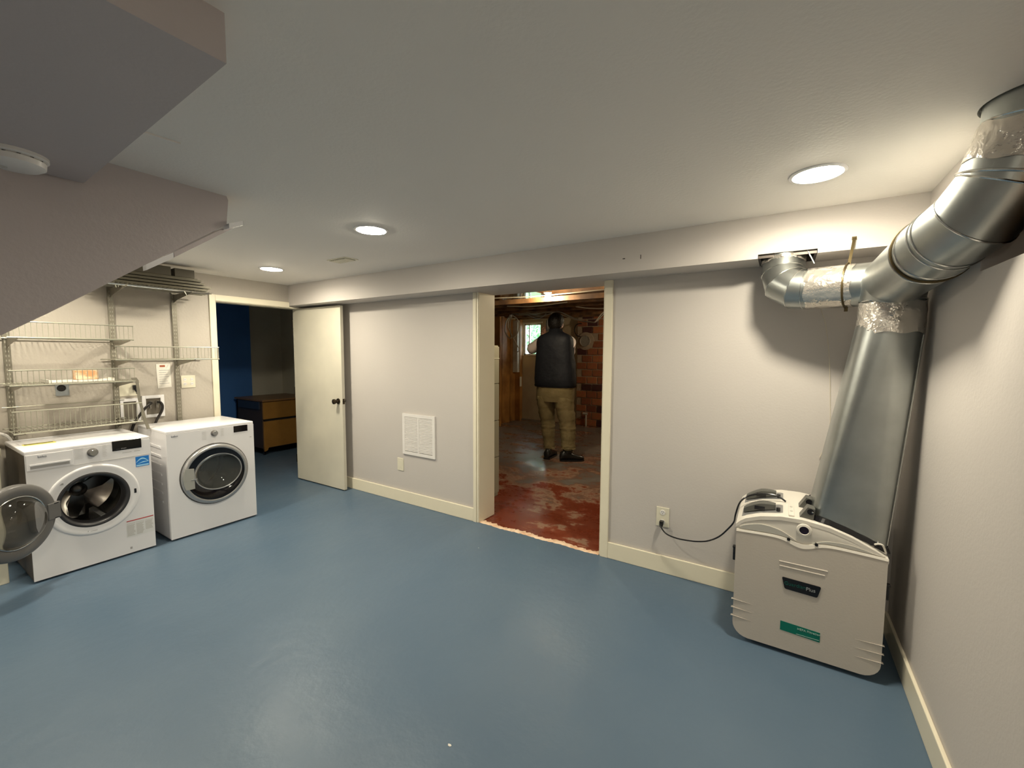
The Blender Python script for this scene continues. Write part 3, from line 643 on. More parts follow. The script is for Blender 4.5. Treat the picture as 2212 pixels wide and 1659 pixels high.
m = MB(); m.prism([(WX+0.006, 0.797, 0.239), (WX+0.006, 0.815, 0.258), (WX+0.006, 0.812, 0.245)], (0.001, 0, 0)); m.box(WX+0.0045, WX+0.0065, 0.823, 0.858, 0.246, 0.250); m.box(WX+0.0045, WX+0.0065, 0.690, 0.712, 0.600, 0.612); m.build('surround_print', PRINTG, wt)
m = MB(); m.box(-4.245, -4.175, 0.592, 0.742, wzt, wzt+0.001); ys = m.build('top_sticker', YELST, wt)
m = MB(); m.box(-4.232, -4.200, 0.600, 0.732, wzt+0.001, wzt+0.0016); m.build('sticker_print', mat('sticker_brown', (0.14, 0.12, 0.05), 0.5), ys)
m = MB(); m.box(-4.46, -4.452, wy0+0.02, wy1-0.02, wzt, wzt+0.006, bev=0.002); m.build('top_ridge', WHITE, wt)
m = MB(); m.box(-4.03, -4.026, 0.90, 1.13, wzt, wzt+0.0015); m.build('top_crease', WHITE, wt)
# open porthole door
hp = Vector((WX+0.020, 0.648, cz)); ang = math.radians(-146)
ddir = Vector((-math.sin(ang)*1.0, math.cos(ang), 0))       # closed door points +y; rotated clockwise
ddir = Vector((math.sin(math.radians(146)), math.cos(math.radians(146)), 0))
nin = Vector((-math.cos(math.radians(146)), math.sin(math.radians(146)), 0))   # the inner (bowl) side
dc = hp + ddir*0.222
m = MB(); m.lathe(dc, nin, [(0.216, 0.0), (0.224, 0.008), (0.222, 0.030), (0.212, 0.040), (0.190, 0.043), (0.160, 0.040), (0.150, 0.030), (0.150, 0.0)], 64, closed=True); dr_ = m.build('porthole_door', GREYP, wt, True, 50)
m = MB(); m.lathe(dc, nin, [(0.152, 0.028), (0.145, 0.042), (0.137, 0.060), (0.122, 0.085), (0.095, 0.104), (0.05, 0.114), (0, 0.116), (0, 0.112), (0.05, 0.110), (0.092, 0.100), (0.118, 0.082), (0.133, 0.058), (0.141, 0.040), (0.148, 0.020)], 64); m.build('glass_bowl', PORTG, dr_, True, 60)
m = MB(); m.torus(dc+nin*0.041, nin, 0.153, 0.0035, 64, 8); m.build('glass_rim', BEAD, dr_, True)
m = MB(); TT = Matrix((( *ddir, 0), (*nin, 0), (0, 0, 1, 0), (0, 0, 0, 1))).transposed(); TT = Matrix.Translation(dc) @ TT
m.box(-0.236, -0.160, 0.012, 0.047, -0.052, 0.052, T=TT, bev=0.004); m.build('hinge_plate', GREYP, dr_)
m = MB(); m.box(-0.222, -0.196, 0.046, 0.0485, 0.044, 0.049, T=TT); m.box(-0.222, -0.196, 0.046, 0.0485, -0.049, -0.044, T=TT); m.build('hinge_slots', BLACK, dr_)

# ------------------------------------------------------------------ dryer
yt = thing('clothes_dryer', (-4.21, 1.585, 0), 'white clothes dryer with a closed round black and silver door', 'dryer')
yy0, yy1, yzt = 1.270, 1.900, 0.860
cy, cz = 1.590, 0.468
appliance_shell(yt, -4.50, WX, yy0, yy1, 0.014, yzt, cy, cz, 0.19)
for k in range(7):
    z = 0.74-0.072*k
    m = MB(); m.prism([(-4.30, yy0, z), (-4.04, yy0, z-0.004), (-4.035, yy0, z-0.020), (-4.30, yy0, z-0.018)], (0, -0.006, 0)); m.build('side_rib', WHITE, yt)
m = MB(); m.lathe((WX, cy, cz), (1, 0, 0), [(0.252, 0.0), (0.250, 0.003), (0.246, 0.0035), (0.246, 0.0)], 64); m.build('door_shadow_gap', mat('gap_grey', (0.06, 0.055, 0.05), 0.5), yt, True)
m = MB(); m.lathe((WX, cy, cz), (1, 0, 0), [(0.243, 0.001), (0.244, 0.012), (0.238, 0.024), (0.222, 0.030), (0.214, 0.027), (0.212, 0.020), (0.212, 0.001)], 72, closed=True); dd = m.build('door_ring', SILVER, yt, True, 50)
WYC, WZC = 1.608, 0.482
def squash(mm): return mm.xf(Matrix.Translation((0, WYC, WZC)) @ Matrix.Diagonal((1, 1.10, 0.93, 1)) @ Matrix.Translation((0, -WYC, -WZC)))
m = MB(); n = 72
rr3 = [[Vector((WX+h, cy+(0.213)*math.cos(2*PI*k/n), cz+0.213*math.sin(2*PI*k/n))) for k in range(n)] for h in (0.004, 0.023)]
rr3 += [[Vector((WX+h, WYC+r*1.10*math.cos(2*PI*k/n), WZC+r*0.93*math.sin(2*PI*k/n))) for k in range(n)] for r, h in ((0.164, 0.021), (0.158, 0.014), (0.155, 0.004))]
m.loft(rr3, cap=False); m.build('black_ring', BLACKG, dd, True, 60)
m = MB(); m.lathe((WX, WYC, WZC), (1, 0, 0), [(0.160, 0.014), (0.152, 0.004), (0.135, -0.022), (0.10, -0.045), (0.05, -0.056), (0, -0.058)], 72); squash(m).build('window_bowl', SMOKEG, dd, True, 60)
m = MB(); m.torus((WX+0.016, WYC, WZC), (1, 0, 0), 0.157, 0.0045, 72, 8); squash(m).build('window_rim', SILVER, dd, True)
hpz = []
for k in range(13):
    a = PI-0.37+0.74*k/12; hpz.append((WX+0.020, cy+0.236*math.cos(a), cz+0.236*math.sin(a)))
m = MB(); m.prism([(WX+0.018, 1.428, 0.545), (WX+0.018, 1.428, 0.385)] + [(WX+0.018, p[1], p[2]) for p in reversed(hpz)], (0.016, 0, 0)); hpl = m.build('handle_plate', mat('handle_grey', (0.36, 0.36, 0.33), 0.4), dd)
m = MB(); m.box(WX+0.0342, WX+0.037, 1.405, 1.445, 0.455, 0.462, bev=0.001); m.build('handle_edge', SILVER, hpl)
m = MB(); m.lathe((WX, cy, cz), (1, 0, 0), [(0.19, -0.085), (0.26, -0.11), (0.265, -0.45), (0, -0.455)], 56); dr = m.build('drum', mat('dryer_drum', (0.50, 0.50, 0.47), 0.3, metal=0.7), yt, True, 40)
for rr, off in ((0.19, -0.30), (0.14, -0.36), (0.09, -0.42)):
    m = MB(); m.torus((WX+off, cy-0.02, cz+0.03), (1, 0, 0), rr, 0.006, 48, 6); m.build('drum_groove', STEEL, dr, True)
m = MB(); m.lathe((WX, 1.592, 0.803), (1, 0, 0), [(0.0245, 0), (0.0240, 0.008), (0.0215, 0.010), (0.0210, 0.020), (0.019, 0.023), (0, 0.023)], 32); kn = m.build('program_knob', GREYP, yt, True)
m = MB(); m.lathe((WX+0.0231, 1.592, 0.803), (1, 0, 0), [(0.0185, 0), (0.0175, 0.0012), (0, 0.0014)], 32); m.build('knob_cap', SILVER, kn, True)
m = MB(); m.box(WX, WX+0.002, 1.739, 1.850, 0.783, 0.8375, bev=0.0008); m.build('display', BLACKG, yt)
text('logo_lettering', 'beko', 0.022, Matrix.Translation((WX+0.0006, 1.300, 0.812)) @ Matrix.Rotation(PI/2, 4, 'Z') @ Matrix.Rotation(PI/2, 4, 'X'), LOGO, yt)
m = MB()
for k in range(7): m.box(WX, WX+0.0006, 1.505, 1.535, 0.762+0.010*k, 0.7638+0.010*k); m.box(WX, WX+0.0006, 1.642, 1.662, 0.770+0.0095*k, 0.7722+0.0095*k)
m.build('program_print', PRINTL, yt)['kind'] = 'stuff'
m = MB(); m.box(WX, WX+0.0008, 1.866, 1.880, 0.722, 0.727); m.build('small_mark', PRINTG, yt)

# ------------------------------------------------------------------ laundry sink at the left edge
t = thing('laundry_sink', (-4.30, 0.17, 0), 'cream plastic laundry sink legs and rim at the far left edge', 'sink')
SX0, SX1, SY0, SY1 = -4.545, -4.060, -0.15, 0.482
m = MB()
o_ = [(SX0, SY0), (SX1, SY0), (SX1, SY1), (SX0, SY1)]
def rect(x0, x1, y0, y1, z): return [(x0, y0, z), (x1, y0, z), (x1, y1, z), (x0, y1, z)]
m.loft([rect(SX0+0.06, SX1-0.06, SY0+0.06, SY1-0.06, 0.50), rect(SX0+0.03, SX1-0.03, SY0+0.03, SY1-0.03, 0.80), rect(SX0+0.03, SX1-0.03, SY0+0.03, SY1-0.03, 0.845)])
m.build('tub', IVORY, t)
m = MB()
for a in ((SX0, SX1, SY0, SY0+0.04), (SX0, SX1, SY1-0.04, SY1), (SX0, SX0+0.04, SY0, SY1), (SX1-0.04, SX1, SY0, SY1)): m.box(*a, 0.815, 0.868, bev=0.004)
m.build('rim', IVORY, t)
for x in (SX0+0.03, SX1-0.06):
    for y in (SY0+0.01, SY1-0.058):
        m = MB(); m.box(x, x+0.045, y, y+0.050, 0, 0.815, bev=0.004); m.build('leg', IVORY, t)
m = MB(); m.tube(smoothpath([(-4.44, 0.20, 0.93), (-4.47, 0.36, 0.935), (-4.50, 0.50, 0.915), (-4.53, 0.58, 0.86), (-4.537, 0.60, 0.70)]), 0.010, 8); setp(m.build('drain_hose', WPLAS, None, True), 'white drain hose from the sink to the washing machine', 'hose')

# ------------------------------------------------------------------ air scrubber
at = thing('air_scrubber', (0.13, 2.60, 0), 'warm grey portable air scrubber with green labels under the metal duct', 'air scrubber')
AX0, AX1, AY0, AY1 = -0.158, 0.430, 2.392, 2.800
def topz(x):   # arched top outline
    P = [(-0.165, 0.600), (-0.13, 0.636), (-0.06, 0.664), (0.03, 0.681), (0.12, 0.683), (0.22, 0.668), (0.31, 0.638), (0.40, 0.594), (0.44, 0.568)]
    for (a, b), (c, d) in zip(P, P[1:]):
        if x <= c: return b+(d-b)*(x-a)/(c-a)
    return P[-1][1]
def outline(ins=0.0, zb=0.022, ztop=None, r=0.070, x0=AX0, x1=AX1):
    pts = []
    for k in range(7):
        a = PI+PI/2*k/6; pts.append((x0+ins+r+r*math.cos(a), zb+r+r*math.sin(a)))
    for k in range(7):
        a = -PI/2+PI/2*k/6; pts.append((x1-ins-r+r*math.cos(a), zb+r+r*math.sin(a)))
    if ztop is None:
        for k in range(17): 
            x = x1-ins-(x1-x0-2*ins)*k/16; pts.append((x, topz(x)-ins*0.5))
    else: pts += [(x1-ins, ztop), (x0+ins, ztop)]
    return pts
m = MB(); m.prism([(x, AY0+0.022, z) for x, z in outline(0.012)], (0, AY1-AY0-0.022, 0)); m.build('body', SCRUBC, at, True, 30)
# front panel with a curved top line and a handle notch
def liptop(x):
    z = 0.590-0.0*(x) - 0.010*((x-0.13)/0.3)**2
    return z-0.022*math.exp(-((x-0.12)/0.06)**2)
pts = outline(0.0, ztop=None)[:14]
xs = [AX1-(AX1-AX0)*k/40 for k in range(41)]
m = MB(); m.prism([(x, AY0-0.004, z) for x, z in pts+[(x, liptop(x)-0.010) for x in xs]], (0, 0.028, 0)); fp = m.build('front_panel', SCRUB, at, True, 30)
m = MB(); a = m.ring([(x, AY0-0.006, liptop(x)-0.010-0.010*math.exp(-((x-0.12)/0.07)**2)) for x in xs]); b = m.ring([(x, AY0-0.003, liptop(x)) for x in xs]); c = m.ring([(x, AY0+0.024, liptop(x)) for x in xs]); d = m.ring([(x, AY0+0.024, liptop(x)-0.012) for x in xs])
for p, q in ((a, b), (b, c), (c, d), (d, a)): m.bridge(p, q, False)
m.build('panel_lip', SCRUBT, fp, True, 60)
for z0_, z1_, x0_, x1_ in ((0.4645, 0.4655, 0.031, 0.222), (0.4415, 0.4425, 0.034, 0.213)):
    m = MB(); m.tube([(x0_, AY0-0.0035, z0_), (x1_, AY0-0.0035, z0_)], 0.0035, 8); m.build('rib', SCRUB, fp, True)
for k in range(3):
    z = 0.214-0.044*k
    m = MB(); m.prism([(AX0-0.010, AY0-0.003, z-0.008), (AX0+0.088, AY0-0.0042, z-0.009), (AX0+0.088, AY0-0.0042, z-0.008), (AX0-0.002, AY0-0.008, z-0.003)], (0, 0.016, 0)); m.build('rib', SCRUB, fp)
    z = 0.182-0.040*k
    m = MB(); m.prism([(AX1+0.009, AY0-0.003, z-0.002), (AX1-0.095, AY0-0.0042, z-0.003), (AX1-0.095, AY0-0.0042, z-0.002), (AX1+0.001, AY0-0.008, z+0.003)], (0, 0.016, 0)); m.build('rib', SCRUB, fp)
# fascia between lip and arch
N_ = 24; xs2 = [AX0+(AX1-AX0)*k/N_ for k in range(N_+1)]
m = MB()
rows = []
for f in (0, 0.25, 0.5, 0.75, 0.93, 1.0):
    row = []
    for x in xs2:
        lo = liptop(x); hi = topz(x)
        bulge = -0.004*math.sin(PI*f)
        sw = 0.006*max(0, math.sin((x-AX0)/(AX1-AX0)*2*PI))*math.sin(PI*f)
        row.append((x, AY0+0.006+bulge+sw*0.6+(0.010 if f >= 1 else 0), lo+(hi-lo)*f))
    rows.append(m.ring(row))
for p, q in zip(rows, rows[1:]): m.bridge(p, q, False)
m.build('fascia', SCRUBT, at, True, 50)
for nm, x0_, x1_, sg in (('fascia_inset', -0.145, 0.10, 1), ('fascia_inset', 0.16, 0.42, -1)):
    m = MB(); up = []; lo_ = []
    for k in range(17):
        u = k/16; x = x0_+(x1_-x0_)*u; w = (1-u) if sg > 0 else u
        top = liptop(x)+0.004+(topz(x)-liptop(x)-0.012)*(math.sin(PI*min(1, 0.10+0.9*(1-w)))**0.7 if True else 0)*(0.75 if sg > 0 else 0.55)*(0.3+0.7*w)
        up.append((x, AY0-0.0005, max(top, liptop(x)+0.005))); lo_.append((x, AY0-0.0005, liptop(x)+0.004))
    a = m.ring(lo_); b = m.ring(up); c = m.ring([(p[0], p[1]+0.012, p[2]) for p in up]); d = m.ring([(p[0], p[1]+0.012, p[2]) for p in lo_])
    for p, q in ((a, b), (b, c), (c, d), (d, a)): m.bridge(p, q, False)
    m.build(nm, SCRUBC, at, True, 40)
m = MB(); m.lathe((0.124, AY0, 0.638), (0, -1, 0), [(0.031, 0), (0.029, 0.007), (0.020, 0.009), (0.018, 0.003), (0.018, 0)], 32); kn = m.build('gauge_ring', SCRUBT, at, True)
m = MB(); m.lathe((0.124, AY0-0.004, 0.638), (0, -1, 0), [(0, 0.001), (0.0195, 0.001), (0.0195, 0)], 24); m.build('gauge_face', mat('gauge_dark', (0.020, 0.012, 0.028), 0.15), kn)
for x in (0.065, 0.174):
    m = MB(); m.cyl((x, AY0-0.008, liptop(x)+0.001), (x, AY0+0.004, liptop(x)+0.001), 0.007, n=12); m.build('panel_catch', BLACK, at)
for x, z0_, z1_ in ((AX0-0.004, 0.412, 0.488), (AX1+0.004, 0.392, 0.466)):
    m = MB(); m.box(x-0.008, x+0.008, AY0+0.002, AY0+0.020, z0_, z1_, bev=0.003); m.box(x-0.010, x+0.010, AY0+0.000, AY0+0.022, z1_-0.012, z1_-0.002, bev=0.002); m.build('side_latch', BLACK, at)
# shell top (extruded arch)
m = MB(); xs3 = [AX0-0.004+(AX1-AX0+0.008)*k/28 for k in range(29)]
def tz(x, y): return topz(x)+0.022*(y-AY0)/(AY1-AY0)
top = [m.ring([(x, y, tz(x, y)+0.002) for x in xs3]) for y in (AY0+0.002, AY0+0.10, AY0+0.2, AY0+0.3, AY1)]
for p, q in zip(top, top[1:]): m.bridge(p, q, False)
bot = [m.ring([(x, y, tz(x, y)-0.016) for x in xs3]) for y in (AY0+0.002, AY1)]
m.bridge(top[0], bot[0], False); m.bridge(top[-1], bot[-1], False); m.bridge(bot[0], bot[1], False)
for e in (0, -1): m.bm.faces.new([top[0][e], top[-1][e], bot[1][e], bot[0][e]])
m.build('top_shell', SCRUBT, at, True, 50)
# grey handle trays and handles
for (y0_, y1_, lab) in ((2.440, 2.555, 'f'), (2.640, 2.745, 'r')):
    m = MB(); n = 12; a = []; b = []; xr = [-0.140+0.178*k/n for k in range(n+1)]
    for k, x in enumerate(xr):
        e = 0.010 if k in (0, n) else 0
        a.append((x, y0_+e, tz(x, y0_)+0.0045)); b.append((x, y1_-e, tz(x, y1_)+0.0045))
    A = m.ring(a); B = m.ring(b); A2 = m.ring([(p[0], p[1], p[2]-0.004) for p in a]); B2 = m.ring([(p[0], p[1], p[2]-0.004) for p in b])
    m.bridge(A, B, False); m.bridge(A, A2, False); m.bridge(B, B2, False); tr = m.build('handle_tray', SILVER, at, True, 60)
    m = MB(); yc = (y0_+y1_)/2; xr = [-0.134+0.140*k/n for k in range(n+1)]; R_ = []
    for k, x in enumerate(xr):
        u = k/n; hgt = 0.030+0.012*math.sin(PI*u); w = 0.036*(0.75+0.25*math.sin(PI*u)); zc = tz(x, yc)+0.004
        R_.append([(x, yc-w, zc+0.003), (x, yc-w, zc+hgt*0.85), (x, yc-w+0.012, zc+hgt), (x, yc+w-0.02, zc+hgt*0.9), (x, yc+w, zc+hgt*0.4), (x, yc+w, zc+0.003)])
    m.loft(R_); hh = m.build('carry_handle', HANDLE, tr, True, 40)
    m = MB(); m.box(-0.085, -0.040, yc-0.040, yc-0.0355, tz(-0.06, yc)+0.008, tz(-0.06, yc)+0.026); m.build('handle_clip', BLACK, hh)
    m = MB(); m.cyl((0.018, y0_+0.02, tz(0.018, yc)+0.003), (0.018, y0_+0.02, tz(0.018, yc)+0.020), 0.009, n=12); m.build('handle_bolt', BLACK, tr)
m = MB(); m.box(0.060, 0.085, AY0+0.02, AY1-0.02, 0.684, 0.695, bev=0.003); m.build('spine_rib', SCRUBT, at)
for y in (2.47, 2.54):
    m = MB(); m.cyl((0.0725, y, 0.694), (0.0725, y, 0.697), 0.006, n=10); m.build('rivet', SCRUBC, at)
m = MB(); m.tube(smoothpath([(0.385, AY0+0.06, 0.600), (0.390, AY0+0.03, 0.625), (0.412, AY0+0.025, 0.628), (0.428, AY0+0.04, 0.590)]), 0.004, 8); m.build('wire_loop', SCRUBT, at, True)
# name plate: rounded trapezium
def rtrap(pts, y, r=0.008, n=4):
    out = []
    P = [Vector((p[0], y, p[1])) for p in pts]
    for i, p in enumerate(P):
        a = (P[i-1]-p).normalized(); b = (P[(i+1) % len(P)]-p).normalized()
        s0 = p+a*r; s1 = p+b*r
        for k in range(n+1):
            t_ = k/n; out.append((1-t_)**2*s0+2*t_*(1-t_)*p+t_**2*s1)
    return out
YF = AY0-0.004
m = MB(); m.prism(rtrap([(0.046, 0.390), (0.202, 0.383), (0.189, 0.328), (0.059, 0.334)], YF), (0, -0.004, 0)); npn = m.build('name_plate', BLACKG, at)
TXT = Matrix.Rotation(PI/2, 4, 'X')
text('name_lettering', 'Guardian', 0.0235, Matrix.Translation((0.056, YF-0.0046, 0.355)) @ TXT, GREEN2, npn)
text('name_lettering', 'Plus', 0.0235, Matrix.Translation((0.143, YF-0.0046, 0.351)) @ TXT, mat('plate_silver_print', (0.35, 0.37, 0.38), 0.4), npn)
m = MB(); m.prism([(0.049, YF, 0.167), (0.208, YF, 0.160), (0.208, YF, 0.113), (0.049, YF, 0.121)], (0, -0.0012, 0)); gl = m.build('green_label', GREEN, at)
text('label_lettering', 'HEPA Filtration', 0.0145, Matrix.Translation((0.118, YF-0.0018, 0.145)) @ TXT, PALEG, gl)
m = MB(); m.box(0.115, 0.205, YF-0.0018, YF-0.0012, 0.1215, 0.1235); m.build('label_rule', PALEG, gl)
# floor wheels
for x in (-0.02, 0.30):
    m = MB(); m.cyl((x-0.015, 2.70, 0.026), (x+0.015, 2.70, 0.026), 0.026, n=20); m.build('wheel', BLACK, at, True)
m = MB(); m.box(-0.06, 0.36, 2.43, 2.47, 0, 0.024); m.build('front_foot', BLACK, at)
# power cord
m = MB(); m.tube(smoothpath([(-0.628, 2.840, 0.346), (-0.622, 2.815, 0.330), (-0.588, 2.81, 0.297), (-0.53, 2.79, 0.292), (-0.466, 2.775, 0.298), (-0.39, 2.755, 0.315), (-0.328, 2.74, 0.341), (-0.270, 2.72, 0.388), (-0.225, 2.69, 0.452), (-0.191, 2.66, 0.515), (-0.180, 2.61, 0.580), (-0.160, 2.60, 0.655), (-0.120, 2.60, 0.698), (-0.05, 2.603, 0.722), (0.01, 2.603, 0.722), (0.050, 2.600, 0.700)], 5), 0.0045, 8); pc = setp(m.build('power_cord', BLACK, None, True), 'thin black power cord from the outlet to the air scrubber', 'cord')
m = MB(); m.loft([rect(-0.640, -0.614, YW-0.040, YW-0.0105, 0.360), rect(-0.638, -0.616, YW-0.045, YW-0.0105, 0.338), rect(-0.633, -0.621, YW-0.045, YW-0.028, 0.322)]); m.build('plug', BLACK, pc)

# ------------------------------------------------------------------ metal duct
du = thing('metal_duct', (0.35, 2.52, 0.70), 'galvanised metal duct rising from the air scrubber to the ceiling with a side branch', 'duct')
RM = 0.114
tc_ = Vector((0.402, 2.510, 0))
def circ(c, r, n=48, a0=0.0): return [Vector((c[0]+r*math.cos(a0+2*PI*k/n), c[1]+r*math.sin(a0+2*PI*k/n), c[2])) for k in range(n)]
def boot_ring(f, dr=0.0):
    """f=0 base (rounded rectangle on the scrubber) .. 1 round collar"""
    out = []
    zt = 1.640
    for k in range(64):
        a = 2*PI*k/64; c, s = math.cos(a), math.sin(a)
        e = 0.32
        bx = 0.296+0.142*math.copysign(abs(c)**e, c); by = 2.590+0.155*math.copysign(abs(s)**e, s)
        bz = tz(bx, by)+0.008
        tx = tc_.x+(RM+dr)*c; ty = tc_.y+(RM+dr)*s
        out.append(Vector((bx+(tx-bx)*f, by+(ty-by)*f, bz+(zt-bz)*f)))
    return out
m = MB(); m.loft([boot_ring(f) for f in (0, 0.02, 0.25, 0.5, 0.75, 0.96, 1.0)], cap=False); m.build('transition_boot', GALV, du, True, 50)
m = MB(); m.tube([boot_ring(f)[62] + Vector((0.002, -0.002, 0)) for f in (0.01, 0.3, 0.6, 0.95)], 0.0035, 8); m.build('boot_seam', BEAD, du, True)
m = MB(); m.loft([[p+Vector((math.copysign(0.006, p.x-0.296), math.copysign(0.006, p.y-2.59), 0.018)) for p in boot_ring(0)], [p+Vector((math.copysign(0.014, p.x-0.296), math.copysign(0.014, p.y-2.59), -0.004)) for p in boot_ring(0)]], cap=False); fl = m.build('rubber_flange', BLACK, du)
for (y_, s_) in ((2.425, 1), (2.56, 1)):
    x0_ = 0.105
    m = MB(); m.prism([(x0_, y_, tz(x0_, y_)+0.004), (x0_+0.055, y_, tz(x0_+0.055, y_)+0.004), (x0_+0.060, y_, tz(x0_, y_)+0.050), (x0_+0.030, y_, tz(x0_, y_)+0.056)], (0, 0.060, 0)); m.build('flange_tab', HANDLE, fl)
    m = MB(); m.cyl((x0_+0.042, y_-0.001, tz(x0_, y_)+0.036), (x0_+0.042, y_+0.061, tz(x0_, y_)+0.036), 0.014, n=14); m.build('flange_roll', BLACK, fl)
for p in ((0.155, 2.428), (0.395, 2.424)):
    m = MB(); m.lathe((p[0], p[1], tz(*p)+0.040), (0, -1, 0), [(0.004, 0), (0.004, 0.004), (0, 0.005)], 10); m.build('screw', CHROME, du)
random.seed(11)
def sleeve(name, p, q, r, material, wr=0.0025, n=72, rows=9):
    p = Vector(p); q = Vector(q); mm = MB(); u, w = mm.frame(q-p); R_ = []
    for j in range(rows):
        f = j/(rows-1); c = p+(q-p)*f
        ring = []
        for k in range(n):
            a = 2*PI*k/n; rr = r+wr*(random.random()**3)*(1 if 0 < j < rows-1 else 0.3)
            jag = (q-p).normalized()*(0.004*math.sin(a*7+j)*(1 if j in (0, rows-1) else 0))
            ring.append(c+(u*math.cos(a)+w*math.sin(a))*rr+jag)
        R_.append(ring)
    mm.loft(R_, cap=False); return mm.build(name, material, du, True, 70)
sleeve('tape_wrap', (tc_.x, tc_.y, 1.590), (tc_.x, tc_.y, 1.700), RM+0.002, TAPE)
sleeve('tape_wrap', (tc_.x-0.002, tc_.y, 1.565), (tc_.x-0.001, tc_.y, 1.625), RM+0.0035, TAPE, rows=5)
m = MB(); m.cyl((tc_.x, tc_.y, 1.690), (tc_.x, tc_.y, 1.800), RM-0.002, n=56, cap=False); m.build('wye_trunk', GALV, du, True)
m = MB(); m.torus((tc_.x, tc_.y, 1.708), (0, 0, 1), RM, 0.0045, 64, 8); m.build('bead', BEAD, du, True)
# big branch path
BP = [Vector(p) for p in ((0.402, 2.510, 1.74), (0.400, 2.440, 1.797), (0.432, 2.050, 1.840), (0.487, 1.905, 1.893), (0.534, 1.868, 1.975), (0.580, 1.842, 2.13), (0.598, 1.842, 2.55))]
RB = 0.113
def miter(name, P, r, i0, i1, material, n=56, parent=None, grow=0.0):
    """one straight gore of a segmented duct between bisecting planes"""
    def plane(i):
        if i == 0: return P[0], (P[1]-P[0]).normalized()
        if i == len(P)-1: return P[-1], (P[-1]-P[-2]).normalized()
        return P[i], ((P[i]-P[i-1]).normalized()+(P[i+1]-P[i]).normalized()).normalized()
    mm = MB(); d = (P[i1]-P[i0]).normalized(); u, w = mm.frame(d); rings = []
    for (pp, nn) in (plane(i0), plane(i1)):
        rg = []
        for k in range(n):
            a = 2*PI*k/n; base = P[i0]+(u*math.cos(a)+w*math.sin(a))*(r+grow)
            t_ = (pp-base).dot(nn)/d.dot(nn); rg.append(base+d*t_)
        rings.append(rg)
    mm.loft(rings, cap=False); o = mm.build(name, material, parent or du, True, 60)
    return rings
cs = []
for i in range(len(BP)-1):
    rg = miter('duct_gore', BP, RB, i, i+1, GALV)
    if i >= 1: cs.append(rg[1])
for rg in cs[:-1]:
    m = MB(); m.tube(rg[::2], 0.0036, 6, closed=True); m.build('seam', BEAD, du, True)
d_ = (BP[2]-BP[1]).normalized()
for f, mm_, r_, w_ in ((0.96, BAND, 0.006, 0), (0.90, BEAD, 0.0030, 0)):
    m = MB(); m.torus(BP[1]+(BP[2]-BP[1])*f, d_, RB+0.001, r_, 56, 8); m.build('bead' if mm_ is BEAD else 'clamp_band', mm_, du, True)
for f in (0.30, 0.42):
    m = MB(); m.torus(BP[2]+(BP[3]-BP[2])*f, BP[3]-BP[2], RB+0.0008, 0.003, 56, 6); m.build('bead', BEAD, du, True)
# wye ball where the branch leaves the trunk
m = MB(); m.lathe(BP[1]-Vector((0, -0.02, 0.0)), d_, [(0.0, -0.122), (0.05, -0.114), (0.085, -0.085), (0.110, -0.035), (0.1145, 0.02), (0.1135, 0.06)], 56); m.build('wye_shoulder', GALV, du, True, 70)
m = MB(); m.torus(BP[1]+Vector((0.0, 0.045, -0.02)), d_+Vector((0, 0, 0.25)), 0.110, 0.0035, 56, 6); m.build('bead', BEAD, du, True)
sleeve('tape_wrap', BP[4]+(BP[5]-BP[4])*0.30, BP[4]+(BP[5]-BP[4])*0.92, RB+0.0025, TAPE)
m = MB(); m.torus(BP[4]+(BP[5]-BP[4])*0.10, BP[5]-BP[4], RB+0.001, 0.0045, 56, 8); m.build('bead', BEAD, du, True)
# left branch, ending in an elbow going up into the beam
LP = [Vector(p) for p in ((0.36, 2.560, 1.795), (0.090, 2.640, 1.800), (0.050, 2.652, 1.806), (0.002, 2.685, 1.840), (-0.012, 2.715, 1.895), (-0.014, 2.738, 1.958), (-0.014, 2.742, 2.08))]
RL = 0.100
rr_ = []
for i in range(len(LP)-1):
    rg = miter('branch_gore', LP, RL, i, i+1, GALV); rr_.append(rg)
for rg in rr_[:4]:
    m = MB(); m.tube(rg[1][::2], 0.0022, 6, closed=True); m.build('seam', BEAD, du, True)
e_ = (LP[1]-LP[0]).normalized()
sleeve('tape_wrap', LP[0]+e_*0.085, LP[0]+e_*0.27, RL+0.0015, TAPE, 0.0015)
sleeve('tape_wrap', (-0.014, 2.739, 1.953), (-0.014, 2.741, 1.985), RL+0.002, TAPE, 0.003, rows=4)
# hanger strap round the branch, screwed to the beam
hs = thing('hanger_strap', (0.262, 2.60, 1.70), 'perforated metal strap hanging the side duct from the beam', 'strap')
hc_ = LP[0]+e_*0.115
m = MB(); m.torus(hc_, e_, RL+0.0065, 0.004, 40, 6); m.build('band', BAND, hs, True)
m = MB(); m.prism([(hc_.x-0.006, hc_.y-0.010, hc_.z+RL), (hc_.x+0.006, hc_.y-0.010, hc_.z+RL), (hc_.x+0.026, BY-0.003, 2.030), (hc_.x+0.014, BY-0.003, 2.030)], (0, -0.0015, 0)); m.build('upright', BAND, hs)
m = MB(); m.box(hc_.x+0.010, hc_.x+0.028, BY-0.005, BY, 2.018, 2.034); m.build('screw_tab', BAND, hs)
m = MB(); m.box(hc_.x-0.008, hc_.x+0.006, hc_.y-0.012, hc_.y-0.006, hc_.z-RL-0.022, hc_.z-RL); m.build('tail', BAND, hs)
